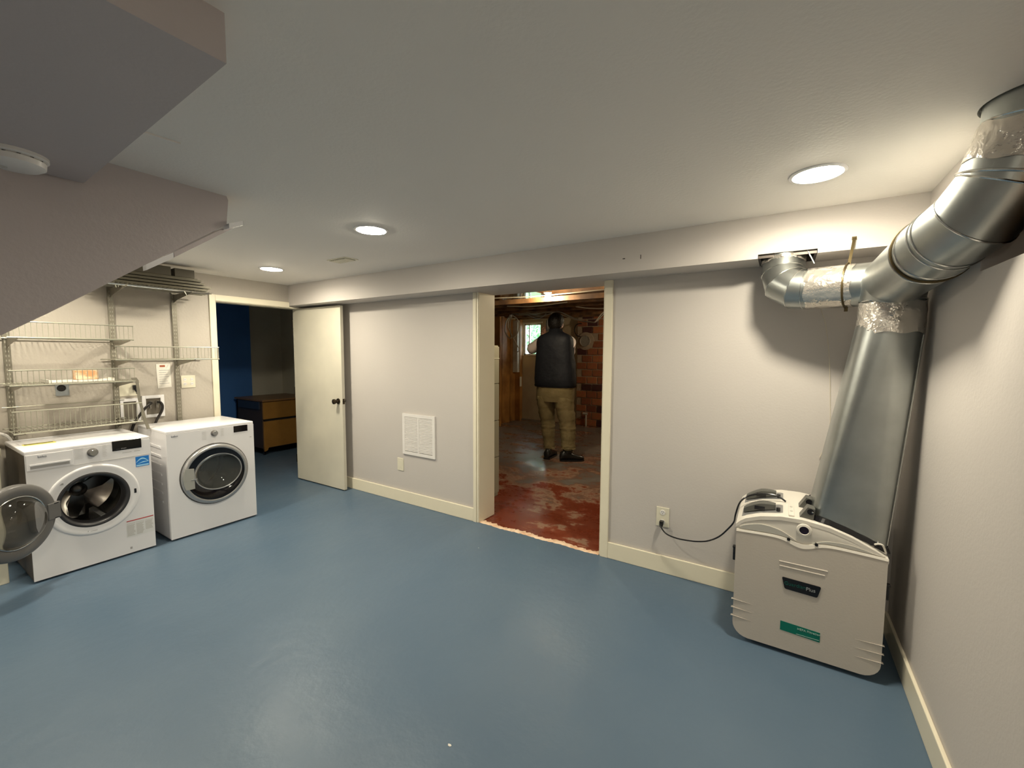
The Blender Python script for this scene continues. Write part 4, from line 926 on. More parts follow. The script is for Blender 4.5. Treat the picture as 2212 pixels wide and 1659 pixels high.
# collar plate where the branch enters
cp_ = thing('duct_collar', (0, 2.745, 1.975), 'dark square flange where the side duct enters the beam', 'flange')
m = MB(); m.box(-0.128, 0.126, 2.648, 2.655, 1.978, 2.05); m.box(-0.128, -0.118, 2.65, 2.86, 1.978, 2.09); m.box(0.116, 0.126, 2.65, 2.86, 1.978, 2.09); m.box(-0.128, 0.126, 2.855, 2.865, 1.978, 2.09); m.build('frame', mat('flange_dark', (0.10, 0.085, 0.075), 0.4, metal=0.6), cp_)
m = MB(); m.tube([(0.085, 2.650, 1.998), (0.105, 2.640, 1.955), (0.118, 2.640, 1.925)], 0.0028, 6); m.build('loose_wire', SILVER, cp_)
m = MB(); m.tube(smoothpath([(0.158, 2.655, 1.700), (0.165, 2.74, 1.690), (0.190, 2.80, 1.620), (0.215, 2.84, 1.45), (0.232, 2.862, 1.22), (0.236, 2.866, 1.02), (0.20, 2.866, 0.9)]), 0.0016, 6); setp(m.build('thin_cable', CABLE), 'thin pale cable hanging down the back wall from the side duct', 'cable')

# ------------------------------------------------------------------ dark room beyond the left doorway
m = MB(); m.box(-7.1, -7.0, 1.0, 3.40, -0.02, 2.3); st(m.build('wall_study_blue', BLUEW))
m = MB(); m.box(-7.4, -7.3, 1.0, 4.2, -0.02, 2.3); m.box(-7.4, -4.7, 4.05, 4.15, -0.02, 2.3); m.box(-7.4, -4.7, 1.0, 1.1, -0.02, 2.3); m.box(-4.78, -4.70, 3.0, 4.2, -0.02, 2.3); st(m.build('wall_study_grey', GREYW))
m = MB(); m.box(-7.5, -4.68, 0.9, 4.3, 2.3, 2.38); st(m.build('ceiling_study', CEIL))
dk = thing('drawer_cabinet', (-6.4, 3.4, 0), 'oak fronted two drawer cabinet on casters in the dark room', 'cabinet')
m = MB(); m.box(-6.90, -6.10, 3.09, 3.86, 0.770, 0.795, bev=0.003); m.build('top', OAKT, dk)
m = MB(); m.box(-6.86, -6.15, 3.105, 3.125, 0.10, 0.770); m.box(-6.86, -6.15, 3.835, 3.855, 0.10, 0.770); m.box(-6.86, -6.84, 3.105, 3.855, 0.10, 0.770); m.box(-6.84, -6.15, 3.125, 3.835, 0.10, 0.12); m.build('carcass', DARKW, dk)
m = MB(); m.box(-6.15, -6.120, 3.105, 3.850, 0.520, 0.762, bev=0.003); m.build('upper_drawer', OAK, dk)
m = MB(); m.box(-6.152, -6.140, 3.12, 3.84, 0.488, 0.520); m.build('drawer_gap', VOID, dk)
m = MB(); m.box(-6.15, -6.120, 3.105, 3.850, 0.110, 0.488, bev=0.003); m.prism([(-6.15, 3.105, 0.112), (-6.15, 3.165, 0.112), (-6.15, 3.150, 0.075), (-6.15, 3.112, 0.060)], (0.030, 0, 0)); m.build('lower_drawer', OAK, dk)
m = MB(); m.box(-6.78, -6.20, 3.085, 3.104, 0.66, 0.765); m.build('side_pocket', mat('blue_black', (0.03, 0.045, 0.08), 0.4), dk)
for x in (-6.19, -6.82):
    for y in (3.14, 3.82):
        m = MB(); m.cyl((x, y-0.012, 0.025), (x, y+0.012, 0.025), 0.025, n=16); m.cyl((x, y, 0.045), (x, y, 0.10), 0.008, n=8); m.build('caster', BLACK, dk, True)

# ------------------------------------------------------------------ unfinished room beyond the opening
ZF = 0.14
def fz(y):
    t_ = max(0, min(1, (y-3.35)/1.2)); return -0.006+(ZF+0.006)*(3*t_*t_-2*t_**3)
m = MB(); ys = [2.86, 3.1, 3.35]+[3.35+0.1*k for k in range(1, 13)]+[5.2, 6.2, 7.6]
xsf = (-4.8, -3.4, -2.6, -1.8, -1.0, 0.4)
R_ = [m.ring([(x, y, fz(y)) for x in xsf]) for y in ys]
for p, q in zip(R_, R_[1:]): m.bridge(p, q, False)
m.build  # floor of the far room
fo = m.build('floor_utility', FARF, None, True, loc=(0, 0, 0)); st(fo)
# ragged bare edge between the two floors
random.seed(5); m = MB(); n = 90; a = []; b = []; c = []
for k in range(n+1):
    x = DX0+0.012+(DX1-DX0-0.024)*k/n
    j = 0.007*(random.random()-0.5)+0.006*math.sin(k*0.21+0.5)+0.003*math.sin(k*1.3)
    a.append((x, YW-0.006+j*0.8-0.004, 0.0008)); b.append((x, YW+0.012+j, 0.006+0.002*random.random())); c.append((x, YW+0.045+j*2.0+0.018*random.random(), -0.0045))
A = m.ring(a); B = m.ring(b); D = m.ring(c); m.bridge(A, B, False); m.bridge(B, D, False); st(m.build('trim_6', THRESH, None, True, 80), 'ragged bare threshold strip between the blue and red floors')
# walls of the far room
WY = 7.35
wx0, wx1, wz0, wz1 = -4.405, -4.005, 1.430, 2.055     # cellar window
m = MB(); m.box(-5.0, wx0, WY, WY+0.12, 0.0, 2.6); m.box(wx1, -3.195, WY, WY+0.12, 0.0, 2.6); m.box(wx0, wx1, WY, WY+0.12, 0.0, wz0); m.box(wx0, wx1, WY, WY+0.12, wz1, 2.6)
st(m.build('wall_utility_back', PANEL))
m = MB(); m.box(-3.215, -3.190, WY-0.02, WY, ZF, 2.25); m.build('edge_strip', PANEL).name = 'trim_7'
st(bpy.data.objects['trim_7'], 'pale vertical strip where the plastered panel meets the bricks')
m = MB(); m.box(-4.56, -4.44, 6.0, 7.5, 0.0, 2.6); st(m.build('wall_utility_left', PANEL))
m = MB(); m.box(-4.8, -2.9, 3.0, 3.1, 0, 2.6); m.box(-4.8, -4.70, 3.0, 6.1, 0, 2.6); m.box(-4.8, -4.44, 6.0, 6.1, 0, 2.6)
st(m.build('wall_utility_side', mat('grey_green_plaster', (0.38, 0.35, 0.26), 0.8)))
m = MB(); m.box(0.3, 0.4, 3.0, 7.6, 0, 2.6); st(m.build('wall_utility_right', PANEL))
# window
w1 = struct('window_1', ((wx0+wx1)/2, WY+0.05, wz0), 'small white cellar window with greenery outside')
m = MB(); f_ = 0.028
for a in ((wx0, wx0+f_, wz0, wz1), (wx1-f_, wx1, wz0, wz1), (wx0, wx1, wz1-f_, wz1), (wx0, wx1, wz0, wz0+f_), (wx0+0.105, wx0+0.125, wz0, wz1)): m.box(a[0], a[1], WY+0.03, WY+0.07, a[2], a[3])
m.build('window_frame', WHITE, w1)
m = MB(); m.box(wx0+f_, wx0+0.105, WY+0.048, WY+0.052, wz0+f_, wz1-f_); m.build('pane', GLASS, w1)
m = MB(); m.box(wx0+0.125, wx1-f_, WY+0.048, WY+0.052, wz0+f_, wz1-f_); m.build('pane', GLASS, w1)
m = MB(); m.box(wx0-0.03, wx1+0.03, WY-0.02, WY+0.03, wz0-0.025, wz0); m.build('window_sill', PANEL, w1)
m = MB(); m.box(wx0-0.03, wx1+0.03, WY-0.025, WY, wz1+0.005, wz1+0.03); m.build('head_board', GREYW, w1)
# outside: ground and hedge
m = MB(); m.box(-12, 4, 7.6, 20, 1.10, 1.20); st(m.build('ground_outside', SOIL))
hd = thing('hedge', (-6.2, 10.6, 1.2), 'leafy green shrub outside the cellar window', 'shrub')
random.seed(2); m = MB()
for k in range(4600):
    u = random.random(); a = random.random()*2*PI; h = random.random()
    c_ = Vector((-6.1+random.gauss(0, 0.95), 10.4+random.gauss(0, 0.5), 1.25+h*2.2))
    n_ = Vector((random.gauss(0, 1), random.gauss(0, 1), random.gauss(0, 1))).normalized(); t_ = n_.orthogonal().normalized(); b_ = n_.cross(t_)
    s_ = 0.05+0.03*random.random()
    q = [c_+t_*s_, c_+b_*s_*0.5, c_-t_*s_, c_-b_*s_*0.5]
    m.bm.faces.new([m.bm.verts.new(p) for p in q])
o = m.build('foliage', LEAF, hd); o['kind'] = 'stuff'
for k in range(6):
    x = -7.6+k*0.6; m = MB(); m.tube([(x, 10.4, 1.2), (x+0.1, 10.45, 2.0), (x-0.05, 10.4, 3.0)], [0.03, 0.022, 0.01], 7); m.build('stem', BARK, hd)
# brick wall
bw = struct('wall_brick', (-2.6, 7.3, 0), 'old red brick wall at the right of the unfinished room')
m = MB(); m.box(-3.19, 0.35, 7.262, 7.45, 0.0, 2.6); m.build('mortar_bed', MORTAR, bw)
random.seed(9)
protos = []
for k in range(4):
    m = MB(); m.box(-0.0925, 0.0925, -0.012, 0.012, -0.0575, 0.0575, bev=0.004, seg=1)
    for v in m.bm.verts: v.co += Vector((random.gauss(0, 0.0016), random.gauss(0, 0.001), random.gauss(0, 0.0016)))
    me = bpy.data.meshes.new('brick'); m.bm.to_mesh(me); m.bm.free(); me.materials.append(BRICK); protos.append(me)
vent = Vector((-3.030, 7.25, 1.693))
for r_ in range(18):
    z = ZF+0.062+r_*0.130
    if z > 2.5: break
    x = -3.10-(0.10 if r_ % 2 else 0.0)
    while x < -1.55:
        cx = x
        if not (abs(cx-vent.x) < 0.17 and abs(z-vent.z) < 0.13) and cx > -3.12:
            o = bpy.data.objects.new('brick', random.choice(protos)); C.objects.link(o); o.parent = bw
            o.location = Vector((cx, 7.262+random.uniform(-0.004, 0.004), z)) - org(bw)
            o.rotation_euler = (0, random.gauss(0, 0.008), 0); o.scale = (1+random.gauss(0, 0.015), 1, 1+random.gauss(0, 0.02))
        x += 0.203
m = MB(); m.lathe(vent+Vector((0, 0.01, 0)), (0, -1, 0), [(0.165, 0.0), (0.16, 0.012), (0.10, 0.018), (0.10, 0.0)], 40); m.build('mortar_collar', MORTAR, bw, True)
t = thing('wall_vent', (vent.x, 7.22, vent.z), 'round metal duct cap set in the brick wall', 'vent')
m = MB(); m.lathe(vent+Vector((0, 0.0, 0)), (0, -1, 0), [(0.100, -0.01), (0.100, 0.028), (0.094, 0.030), (0.092, 0.018), (0.05, 0.020), (0, 0.018)], 40); m.build('cap', mat('pale_metal', (0.62, 0.58, 0.52), 0.35, metal=0.7, bump=(30, 0.5)), t, True)
m = MB(); m.tube(smoothpath([(-3.087, 7.20, 2.008), (-3.189, 7.20, 1.992), (-3.229, 7.20, 1.898), (-3.186, 7.20, 1.802), (-3.103, 7.20, 1.770)]), 0.008, 8); setp(m.build('looped_cable', BLACK, None, True), 'black cable looping beside the round duct cap', 'cable')
m = MB(); m.cyl((-2.975, 7.20, ZF), (-2.975, 7.20, 0.36), 0.018, n=12); m.cyl((-3.035, 7.20, 0.37), (-2.95, 7.20, 0.37), 0.022, n=12); setp(m.build('pipe_stub', mat('pale_pipe', (0.5, 0.45, 0.38), 0.4), None, True), 'short pale pipe stub at the foot of the brick wall', 'pipe')
# timber lining on the left: boards and posts
for k, (y0_, y1_) in enumerate(((6.34, 6.58), (6.60, 6.86), (6.88, 7.10), (7.12, 7.33))):
    m = MB(); m.box(-4.44, -4.415, y0_, y1_, ZF, 2.12+0.02*(k % 2)); setp(m.build('wood_board', STUDW), ('orange pine board next to the near stud', 'second orange pine board from the near stud', 'third orange pine board, behind the whitewashed post', 'orange pine board nearest the cellar window')[k], 'board', 'orange pine boards')
m = MB(); m.box(-4.44, -4.27, 6.30, 6.34, ZF, 2.20); setp(m.build('wood_stud', STUDW), 'orange pine stud at the near end of the pine boards', 'stud')
m = MB(); m.box(-4.41, -4.31, 6.96, 7.04, 1.10, 2.10); setp(m.build('painted_post', mat('whitewashed_wood', (0.66, 0.64, 0.56), 0.6, var=(8, 0.3, (0.5, 0.46, 0.36)))), 'whitewashed post between the boards and the window', 'post')
m = MB(); m.box(-4.415, -4.30, 7.045, 7.10, ZF, 2.12); setp(m.build('wood_stud', STUDW), 'brown stud between the whitewashed post and the window', 'stud')
m = MB(); m.box(-4.30, -4.288, 7.035, 7.095, 0.82, 1.01, bev=0.003); setp(m.build('junction_plate', IVORY), 'small pale plate on the timber beside the panel', 'wall plate')
# filing cabinet
fc = thing('filing_cabinet', (-2.64, 3.33, 0.0), 'tall drab metal filing cabinet just inside the opening', 'cabinet')
m = MB(); m.box(-2.87, -2.425, 3.10, 3.55, 0.0, 1.545, bev=0.004); m.build('carcass', CABM, fc)
for k in range(4):
    m = MB(); m.box(-2.427, -2.410, 3.108, 3.546, 0.04+k*0.375, 0.04+k*0.375+0.368, bev=0.003); dwr = m.build('drawer', CABM, fc)
    m = MB(); m.box(-2.412, -2.398, 3.27, 3.38, 0.05+k*0.375+0.25, 0.05+k*0.375+0.275, bev=0.003); m.build('handle', SILVER, dwr)
m = MB(); m.box(-2.411, -2.406, 3.108, 3.546, 1.412, 1.419); m.build('label_rail', IVORY, fc)
# joists, sheet metal and ceiling
m = MB(); m.box(-4.9, 0.4, 3.09, 7.6, 2.34, 2.40); st(m.build('ceiling_utility', JOIST))
for k in range(10):
    y = 3.42+0.41*k
    m = MB(); m.box(-4.6, 0.3, y, y+0.045, 2.12, 2.34); setp(m.build('ceiling_joist', JOIST), ['nearest dark timber joist, just past the opening', 'second dark timber joist past the opening, behind the batten'][k] if k < 2 else 'dark old timber joist crossing the unfinished ceiling beyond the light bulb', 'joist', 'timber ceiling joists')
m = MB(); m.box(-4.4, 0.28, 4.0, 4.045, 2.012, 2.062); setp(m.build('wood_batten', JOIST), 'brown timber batten hanging lowest under the joists', 'batten')
m = MB(); m.box(-3.3, -2.20, 3.30, 4.42, 2.108, 2.114); setp(m.build('sheet_metal_pan', mat('glossy_pan', (0.60, 0.63, 0.63), 0.10, metal=1.0, bump=(4, 0.15))), 'glossy sheet metal panning fixed under the nearest joists', 'sheet metal')
bl = thing('light_bulb', (-2.05, 3.90, 2.0), 'bare glowing light bulb on the unfinished ceiling', 'light bulb')
m = MB(); m.cyl((-2.05, 3.90, 2.108), (-2.05, 3.90, 2.085), 0.040, n=20); m.build('socket', WPLAS, bl, True)
m = MB(); m.lathe((-2.05, 3.90, 2.087), (0, 0, -1), [(0.012, 0), (0.016, 0.010), (0.028, 0.030), (0.030, 0.042), (0.022, 0.058), (0, 0.066)], 20); m.build('bulb', BULB, bl, True)
bl2 = thing('light_bulb', (-1.25, 6.31, 2.0), 'bare glowing light bulb by the brick wall, beyond the opening', 'light bulb')
m = MB(); m.cyl((-1.25, 6.31, 2.121), (-1.25, 6.31, 2.085), 0.040, n=20); m.build('socket', WPLAS, bl2, True)
m = MB(); m.lathe((-1.25, 6.31, 2.087), (0, 0, -1), [(0.012, 0), (0.016, 0.010), (0.028, 0.030), (0.030, 0.042), (0.022, 0.058), (0, 0.066)], 20); m.build('bulb', BULB, bl2, True)
# cables
def cable(pts, r, mt_, lab, name='cable', grp=None):
    m = MB(); m.tube(smoothpath(pts), r, 7); return setp(m.build(name, mt_, None, True), lab, 'cable', grp)
W = [(-3.958, 2.271), (-3.789, 2.235), (-3.644, 2.158), (-3.483, 2.12), (-3.306, 2.167), (-3.153, 2.177), (-3.031, 2.129), (-2.874, 2.056), (-2.694, 1.983), (-2.52, 1.952), (-2.426, 1.957), (-2.272, 2.11)]
cable([(x, 6.2, min(z, 2.14)) for x, z in W], 0.010, GCABLE, 'long grey cable sagging across the unfinished room toward the bricks')
cable([(x, 6.16, min(z-0.012+0.02*math.sin(i), 2.13)) for i, (x, z) in enumerate(W[1:11])]+[(-2.33, 6.16, 2.06), (-2.25, 6.16, 2.13)], 0.007, CABLE, 'thin cream cable running beside the long grey cable')
cable([(-3.90, 6.25, 2.13), (-3.645, 6.25, 2.12), (-3.384, 6.25, 2.09), (-3.2, 6.25, 2.13)], 0.009, GCABLE, 'short grey cable just under the joists at the left')
cable([(-3.85, 6.22, 2.12), (-3.75, 6.22, 2.118), (-3.644, 6.22, 2.105), (-3.482, 6.22, 2.047), (-3.38, 6.22, 2.06), (-3.30, 6.22, 2.12)], 0.006, GCABLE, 'thin grey cable dipping above the cellar window')
cable([(-2.45, 5.5, 2.12), (-2.402, 5.5, 2.11), (-2.24, 5.5, 2.085), (-2.017, 5.5, 2.075), (-1.7, 5.5, 2.12)], 0.008, CABLE, 'cream cable looping under the joists above the bricks')
cl_ = thing('cable_coil', (-3.94, 6.15, 1.5), 'cream cable coil hanging from the joists at the left', 'cable coil')
for pts in ([(-3.969, 6.2, 2.12), (-4.065, 6.2, 2.03), (-4.091, 6.2, 1.845), (-3.998, 6.2, 1.73), (-3.955, 6.2, 1.77), (-4.032, 6.2, 1.925), (-4.011, 6.2, 2.06), (-3.936, 6.2, 2.12)],
            [(-3.936, 6.17, 2.12), (-3.83, 6.17, 2.05), (-3.787, 6.17, 1.935), (-3.828, 6.17, 1.794), (-3.913, 6.17, 1.738), (-3.956, 6.17, 1.815), (-3.968, 6.17, 2.0), (-3.915, 6.17, 2.12)]):
    m = MB(); m.tube(smoothpath(pts), 0.010, 7); m.build('loop', CABLE, cl_, True)
m = MB(); m.tube(smoothpath([(-3.913, 6.17, 1.738), (-3.87, 6.17, 1.68), (-3.838, 6.17, 1.625), (-3.785, 6.17, 1.544), (-3.80, 6.17, 1.495), (-3.837, 6.17, 1.504)]), 0.008, 7); m.build('loose_end', CABLE, cl_, True)
m = MB(); m.cyl((-3.95, 6.16, 2.09), (-3.95, 6.16, 2.125), 0.022, n=12); m.build('tie', WPLAS, cl_)
for k, pts in enumerate(([(-4.2, 3.9, 2.06), (-2.9, 3.95, 2.085), (-2.2, 3.97, 2.072), (-1.2, 3.95, 2.09)], [(-1.9, 4.4, 2.11), (-1.5, 4.6, 2.08), (-1.1, 4.7, 2.11)], [(-3.2, 4.9, 2.11), (-2.8, 4.9, 2.085), (-2.3, 4.9, 2.11)])):
    cable(pts, 0.006, CABLE, ('thin cream cable stretched along the lowest batten', 'short cream cable under the joists right of the bulb', 'short cream cable under the joists left of the bulb')[k])

# ------------------------------------------------------------------ the person
pt = thing('person', (-2.39, 4.77, ZF), 'man seen from behind in black vest and khaki trousers, hands raised to his face', 'person')
PY = 4.77
def skin_mesh(name, verts, edges, material, parent, sub=2):
    me = bpy.data.meshes.new(name); names = list(verts)
    me.from_pydata([tuple(Vector(verts[n][0])-org(parent)) for n in names], [(names.index(a), names.index(b)) for a, b in edges], [])
    o = bpy.data.objects.new(name, me); C.objects.link(o)
    sm = o.modifiers.new('s', 'SKIN'); sd = o.modifiers.new('u', 'SUBSURF'); sd.levels = sub; sd.render_levels = sub
    sm.use_smooth_shade = True
    lay = me.skin_vertices[0].data if len(me.skin_vertices) else None
    for i, n in enumerate(names):
        r = verts[n][1]; r = r if isinstance(r, tuple) else (r, r)
        lay[i].radius = r; lay[i].use_root = (i == 0)
    bpy.context.view_layer.update()
    me2 = bpy.data.meshes.new_from_object(o.evaluated_get(bpy.context.evaluated_depsgraph_get()))
    bpy.data.objects.remove(o)
    me2.materials.clear(); me2.materials.append(material)
    for p in me2.polygons: p.use_smooth = True
    o = bpy.data.objects.new(name, me2); C.objects.link(o); o.parent = parent; ORG[o.name] = org(parent)
    return o
Vv = {}; E_ = []
def add(n, p, r, prev=None):
    Vv[n] = (p, r)
    if prev: E_.append((prev, n))
add('pelvis', (-2.385, PY, 1.03), (0.13, 0.10))
add('spine', (-2.390, PY+0.01, 1.25), (0.13, 0.10), 'pelvis'); add('chest', (-2.392, PY, 1.50), (0.14, 0.11), 'spine')
add('neckb', (-2.395, PY-0.01, 1.68), 0.065, 'chest'); add('neck', (-2.396, PY+0.01, 1.745), 0.056, 'neckb')
add('skull', (-2.398, PY+0.025, 1.820), (0.074, 0.082), 'neck'); add('crown', (-2.395, PY+0.015, 1.890), (0.074, 0.088), 'skull'); add('top', (-2.393, PY+0.01, 1.935), (0.045, 0.05), 'crown')
add('jaw', (-2.420, PY+0.085, 1.785), 0.040, 'skull'); add('nose', (-2.445, PY+0.130, 1.835), 0.014, 'skull')
for s, nm in ((-1, 'L'), (1, 'R')):
    hx = -2.385+s*0.105
    add('hip'+nm, (hx, PY, 0.94), (0.095, 0.10), 'pelvis')
add('kneeL', (-2.500, PY+0.02, 0.585), 0.060, 'hipL'); add('calfL', (-2.470, PY, 0.42), 0.055, 'kneeL'); add('ankL', (-2.455, PY-0.02, 0.235), 0.038, 'calfL'); add('heelL', (-2.452, PY, 0.185), 0.033, 'ankL'); add('toeL', (-2.455, PY+0.13, 0.175), 0.028, 'heelL')
add('kneeR', (-2.235, PY+0.02, 0.585), 0.060, 'hipR'); add('calfR', (-2.205, PY, 0.42), 0.055, 'kneeR'); add('ankR', (-2.195, PY-0.03, 0.235), 0.038, 'calfR'); add('heelR', (-2.190, PY-0.03, 0.185), 0.033, 'ankR'); add('toeR', (-2.085, PY+0.04, 0.175), 0.028, 'heelR')
def arm(nm, sh, el, wr, palm, fdir, side, curl):
    add('sh'+nm, sh, 0.062, 'chest'); add('el'+nm, el, 0.043, 'sh'+nm); add('fa'+nm, tuple(Vector(el).lerp(Vector(wr), 0.4)), 0.042, 'el'+nm); add('wr'+nm, wr, 0.027, 'fa'+nm)
    add('pm'+nm, palm, (0.036, 0.020), 'wr'+nm)
    fd = Vector(fdir).normalized(); sd = Vector(side).normalized(); cd = Vector(curl).normalized(); P = Vector(palm)
    for i, (o_, ln) in enumerate(((-0.030, 0.070), (-0.010, 0.080), (0.010, 0.075), (0.030, 0.058))):
        b = P+sd*o_+fd*0.025; m1 = b+fd*ln*0.45+cd*0.008; m2 = m1+fd*ln*0.2+cd*ln*0.45
        add(f'f{i}a'+nm, tuple(b), 0.0100, 'pm'+nm); add(f'f{i}b'+nm, tuple(m1), 0.0092, f'f{i}a'+nm); add(f'f{i}c'+nm, tuple(m2), 0.0080, f'f{i}b'+nm)
    b = P-sd*0.040-fd*0.010; add('t1'+nm, tuple(b), 0.012, 'pm'+nm); add('t2'+nm, tuple(b-sd*0.018+fd*0.028+cd*0.012), 0.0105, 't1'+nm); add('t3'+nm, tuple(b-sd*0.012+fd*0.050+cd*0.026), 0.0090, 't2'+nm)
arm('L', (-2.560, PY+0.00, 1.625), (-2.775, PY+0.06, 1.520), (-2.655, PY+0.13, 1.690), (-2.610, PY+0.13, 1.765), (0.35, 0.0, 1), (0.5, 0.8, 0), (0.8, -0.1, -0.1))
arm('R', (-2.225, PY+0.00, 1.610), (-2.300, PY+0.24, 1.480), (-2.400, PY+0.30, 1.660), (-2.430, PY+0.28, 1.730), (-0.35, 0.1, 1), (-0.5, 0.8, 0), (-0.8, 0.0, -0.1))
body = skin_mesh('body', Vv, E_, SKIN, pt)
# ear
m = MB(); m.lathe((-2.478, PY+0.015, 1.815), (-1, -0.15, 0), [(0, 0.004), (0.012, 0.010), (0.022, 0.008), (0.024, 0)], 16); m.xf(Matrix.Translation((0, 0, 1.815)) @ Matrix.Diagonal((1, 1, 1.35, 1)) @ Matrix.Translation((0, 0, -1.815))); m.build('ear', SKIN, pt, True)
m = MB(); m.lathe((-2.315, PY+0.015, 1.815), (1, -0.15, 0), [(0, 0.004), (0.012, 0.010), (0.022, 0.008), (0.024, 0)], 16); m.xf(Matrix.Translation((0, 0, 1.815)) @ Matrix.Diagonal((1, 1, 1.35, 1)) @ Matrix.Translation((0, 0, -1.815))); m.build('ear', SKIN, pt, True)
def ell(cx, cy_, z, rx, ry, n=28, tw=0.0, pw=1.0, tilt=0.0):
    out = []
    for k in range(n):
        a = 2*PI*k/n; c, s = math.cos(a), math.sin(a)
        x = rx*math.copysign(abs(c)**pw, c); y = ry*math.copysign(abs(s)**pw, s)
        out.append(Vector((cx+x*math.cos(tw)-y*math.sin(tw), cy_+x*math.sin(tw)+y*math.cos(tw), z+tilt*x)))
    return out
# hair: back and top of the head
m = MB(); n = 24; rows = []
for j in range(11):
    th = PI*0.5-(PI*0.5+0.75)*j/10
    rows.append([(th, 2*PI*k/n) for k in range(n)])
R_ = []
for j, row in enumerate(rows):
    ring = []
    for th, a in row:
        if j == 0: th = PI/2-0.02
        thx = th
        fwd = math.sin(a)                      # +1 = towards the face
        lim = -0.05+0.85*max(0, fwd)           # the hairline is higher at the face
        thx = max(th, lim if fwd > -0.1 else -0.78)
        rx, ry, rz = 0.103, 0.112, 0.118
        ring.append(Vector((-2.394+rx*math.cos(thx)*math.cos(a), PY+0.012+ry*math.cos(thx)*math.sin(a), 1.858+rz*math.sin(thx)+0.003*math.sin(7*a+3*j))))
    R_.append(ring)
m.loft(R_); m.build('hair', HAIR, pt, True, 80)
# vest
vr = [(1.052, 0.262, 0.150, -2.393, 0.0), (1.075, 0.271, 0.160, -2.393, 0.0), (1.16, 0.273, 0.165, -2.394, 0.005), (1.25, 0.268, 0.162, -2.396, 0.01), (1.36, 0.258, 0.155, -2.398, 0.005), (1.45, 0.248, 0.150, -2.398, 0.0), (1.54, 0.242, 0.148, -2.394, -0.005),
      (1.61, 0.240, 0.142, -2.394, -0.008), (1.665, 0.226, 0.126, -2.394, -0.012), (1.700, 0.178, 0.105, -2.394, -0.012), (1.725, 0.112, 0.085, -2.394, -0.006), (1.745, 0.082, 0.074, -2.395, 0.0), (1.775, 0.076, 0.072, -2.396, 0.004), (1.778, 0.066, 0.062, -2.396, 0.004)]
random.seed(4)
m = MB(); m.loft([[p+Vector((0.004*math.sin(6*i+z_*30), 0.006*math.sin(4*i*0.7+z_*25), 0)) for i, p in enumerate(ell(cx, PY+dy, z_, rx, ry, 40, 0, 0.82))] for z_, rx, ry, cx, dy in vr]); vs = m.build('vest', VEST, pt, True, 70)
m = MB(); m.loft([ell(-2.393, PY, 1.050, 0.266, 0.155, 40, 0, 0.82), ell(-2.393, PY, 1.072, 0.276, 0.164, 40, 0, 0.82)], cap=False); m.build('hem_band', VEST, vs, True)
# sleeves (pale shirt)
def sleeve2(a, b, c, r0, r1, r2):
    mm = MB(); P = smoothpath([a, Vector(a).lerp(Vector(b), 0.5), b, c], 4); n_ = len(P); rs = [r0+(r1-r0)*min(1, 2*i/n_) if i < n_/2 else r1+(r2-r1)*(2*i/n_-1) for i in range(n_)]
    rs = [r+0.003*math.sin(i*2.1) for i, r in enumerate(rs)]
    mm.tube(P, rs, 20); return mm.build('shirt_sleeve', SHIRT, pt, True, 80)
sleeve2((-2.540, PY-0.005, 1.635), (-2.775, PY+0.06, 1.525), tuple(Vector((-2.775, PY+0.06, 1.525)).lerp(Vector((-2.655, PY+0.13, 1.690)), 0.25)), 0.080, 0.070, 0.060)
sleeve2((-2.222, PY+0.010, 1.600), (-2.300, PY+0.24, 1.485), tuple(Vector((-2.300, PY+0.24, 1.485)).lerp(Vector((-2.400, PY+0.30, 1.660)), 0.3)), 0.094, 0.064, 0.056)
# belt line + trousers
def leg(pts):
    return [ell(cx, PY+dy, z_, rx, ry, 24) for z_, cx, dy, rx, ry in pts]
m = MB()
tr = [(1.085, -2.388, 0.0, 0.248, 0.145), (1.00, -2.388, 0.0, 0.250, 0.150), (0.93, -2.390, 0.0, 0.252, 0.148), (0.87, -2.392, 0.0, 0.250, 0.140)]
m.loft([ell(cx, PY+dy, z_, rx, ry, 36, 0, 0.85) for z_, cx, dy, rx, ry in tr]); tro = m.build('trousers_seat', KHAKI, pt, True, 70)
LL = [(0.93, -2.508, 0.0, 0.124, 0.138), (0.82, -2.510, 0.0, 0.116, 0.130), (0.72, -2.505, 0.005, 0.104, 0.112), (0.64, -2.500, 0.01, 0.096, 0.102), (0.57, -2.495, 0.015, 0.088, 0.094), (0.52, -2.490, 0.01, 0.092, 0.092), (0.46, -2.480, 0.0, 0.078, 0.086), (0.38, -2.470, -0.005, 0.074, 0.080), (0.31, -2.462, -0.010, 0.066, 0.074), (0.268, -2.456, -0.012, 0.072, 0.078), (0.255, -2.456, -0.012, 0.060, 0.066)]
RRr = [(0.93, -2.272, 0.0, 0.126, 0.138), (0.82, -2.262, 0.0, 0.120, 0.132), (0.72, -2.240, 0.005, 0.112, 0.116), (0.64, -2.228, 0.01, 0.106, 0.106), (0.57, -2.220, 0.012, 0.098, 0.098), (0.52, -2.214, 0.01, 0.104, 0.096), (0.46, -2.205, 0.0, 0.092, 0.092), (0.38, -2.198, -0.01, 0.088, 0.088), (0.33, -2.192, -0.015, 0.086, 0.086), (0.298, -2.188, -0.02, 0.092, 0.090), (0.285, -2.188, -0.02, 0.078, 0.076)]
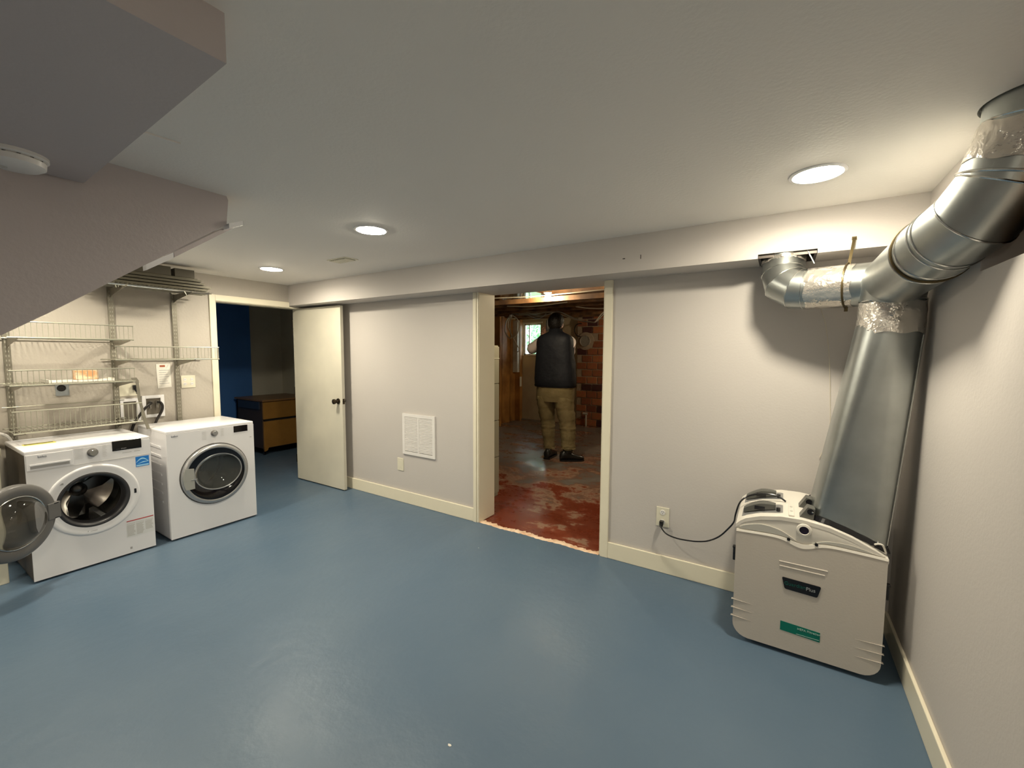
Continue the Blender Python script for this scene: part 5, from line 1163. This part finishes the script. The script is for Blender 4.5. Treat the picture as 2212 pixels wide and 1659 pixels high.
for nm, L_ in (('trouser_leg', LL), ('trouser_leg', RRr)):
    fine = []
    for (a, b) in zip(L_, L_[1:]):
        for k in range(3):
            f = k/3; fine.append(tuple(a[i]+(b[i]-a[i])*f for i in range(5)))
    fine.append(L_[-1])
    R_ = []
    for i, (z_, cx, dy, rx, ry) in enumerate(fine):
        w = 0.004*math.sin(i*2.4)+0.003*math.sin(i*1.1)
        R_.append([p+Vector((0, 0.004*math.sin(3*j*0.5+i*1.7), 0.006*math.sin(j*0.7+i*0.9))) for j, p in enumerate(ell(cx, PY+dy, z_, rx+w, ry+w, 28))])
    m = MB(); m.loft(R_); m.build(nm, KHAKI, pt, True, 80)
# shoes
def shoe(cx, cy_, ang, z0, lift=0.0):
    mm = MB(); S = []
    prof = [(-0.115, 0.028, 0.050), (-0.105, 0.040, 0.100), (-0.06, 0.043, 0.125), (-0.01, 0.043, 0.115), (0.04, 0.046, 0.082), (0.10, 0.050, 0.062), (0.155, 0.045, 0.050), (0.185, 0.028, 0.036)]
    for yy, hw, h in prof:
        ring = []
        for k in range(14):
            a = 2*PI*k/14; ring.append(Vector((hw*math.cos(a), yy, 0.014+h/2+h/2*math.sin(a))))
        S.append(ring)
    mm.loft(S); T = Matrix.Translation((cx, cy_, z0)) @ Matrix.Rotation(ang, 4, 'Z') @ Matrix.Rotation(lift, 4, 'X'); mm.xf(T); o = mm.build('shoe', SHOE, pt, True, 60)
    m2 = MB(); pr = [(-0.050*c_ if False else 0, 0) for c_ in (0,)]
    out = [(hw*1.08, yy) for yy, hw, h in prof]+[(-hw*1.08, yy) for yy, hw, h in reversed(prof)]
    m2.prism([(x, y, 0.0) for x, y in out], (0, 0, 0.022)); m2.xf(T); m2.build('sole', BLACK, o)
shoe(-2.450, PY-0.015, 0.10, ZF+0.001)
shoe(-2.175, PY-0.030, -0.95, ZF+0.001)
m = MB(); m.loft([ell(-2.190, PY-0.03, ZF+0.10, 0.056, 0.060, 20), ell(-2.190, PY-0.03, ZF+0.165, 0.062, 0.066, 20)]); m.build('boot_cuff', SHOE, pt, True)
# the phone at his ear
ph = MB(); ph.box(-2.568, -2.556, PY+0.075, PY+0.15, 1.760, 1.895, bev=0.003); setp(ph.build('phone', BLACK), 'dark phone held up in his left hand', 'phone')

# small debris on the blue floor
random.seed(21)
for (x, y, s_, c_, lab) in ((-0.99, 1.13, 0.012, PAPER, 'tiny pale paint chip lying mid floor'), (0.363, 1.748, 0.030, PAPER, 'long pale paint flake near the right baseboard'), (0.33, 1.80, 0.012, PAPER, 'small pale flake above the long flake near the right baseboard')):
    m = MB(); q = [(x+s_*random.uniform(0.5, 1)*math.cos(a)*(1.6 if s_ > 0.02 else 1), y+s_*0.5*random.uniform(0.6, 1)*math.sin(a), 0.0002) for a in [2*PI*k/9 for k in range(9)]]
    m.prism(q, (0, 0, 0.0015)); setp(m.build('paint_chip', c_), lab, 'paint chip')
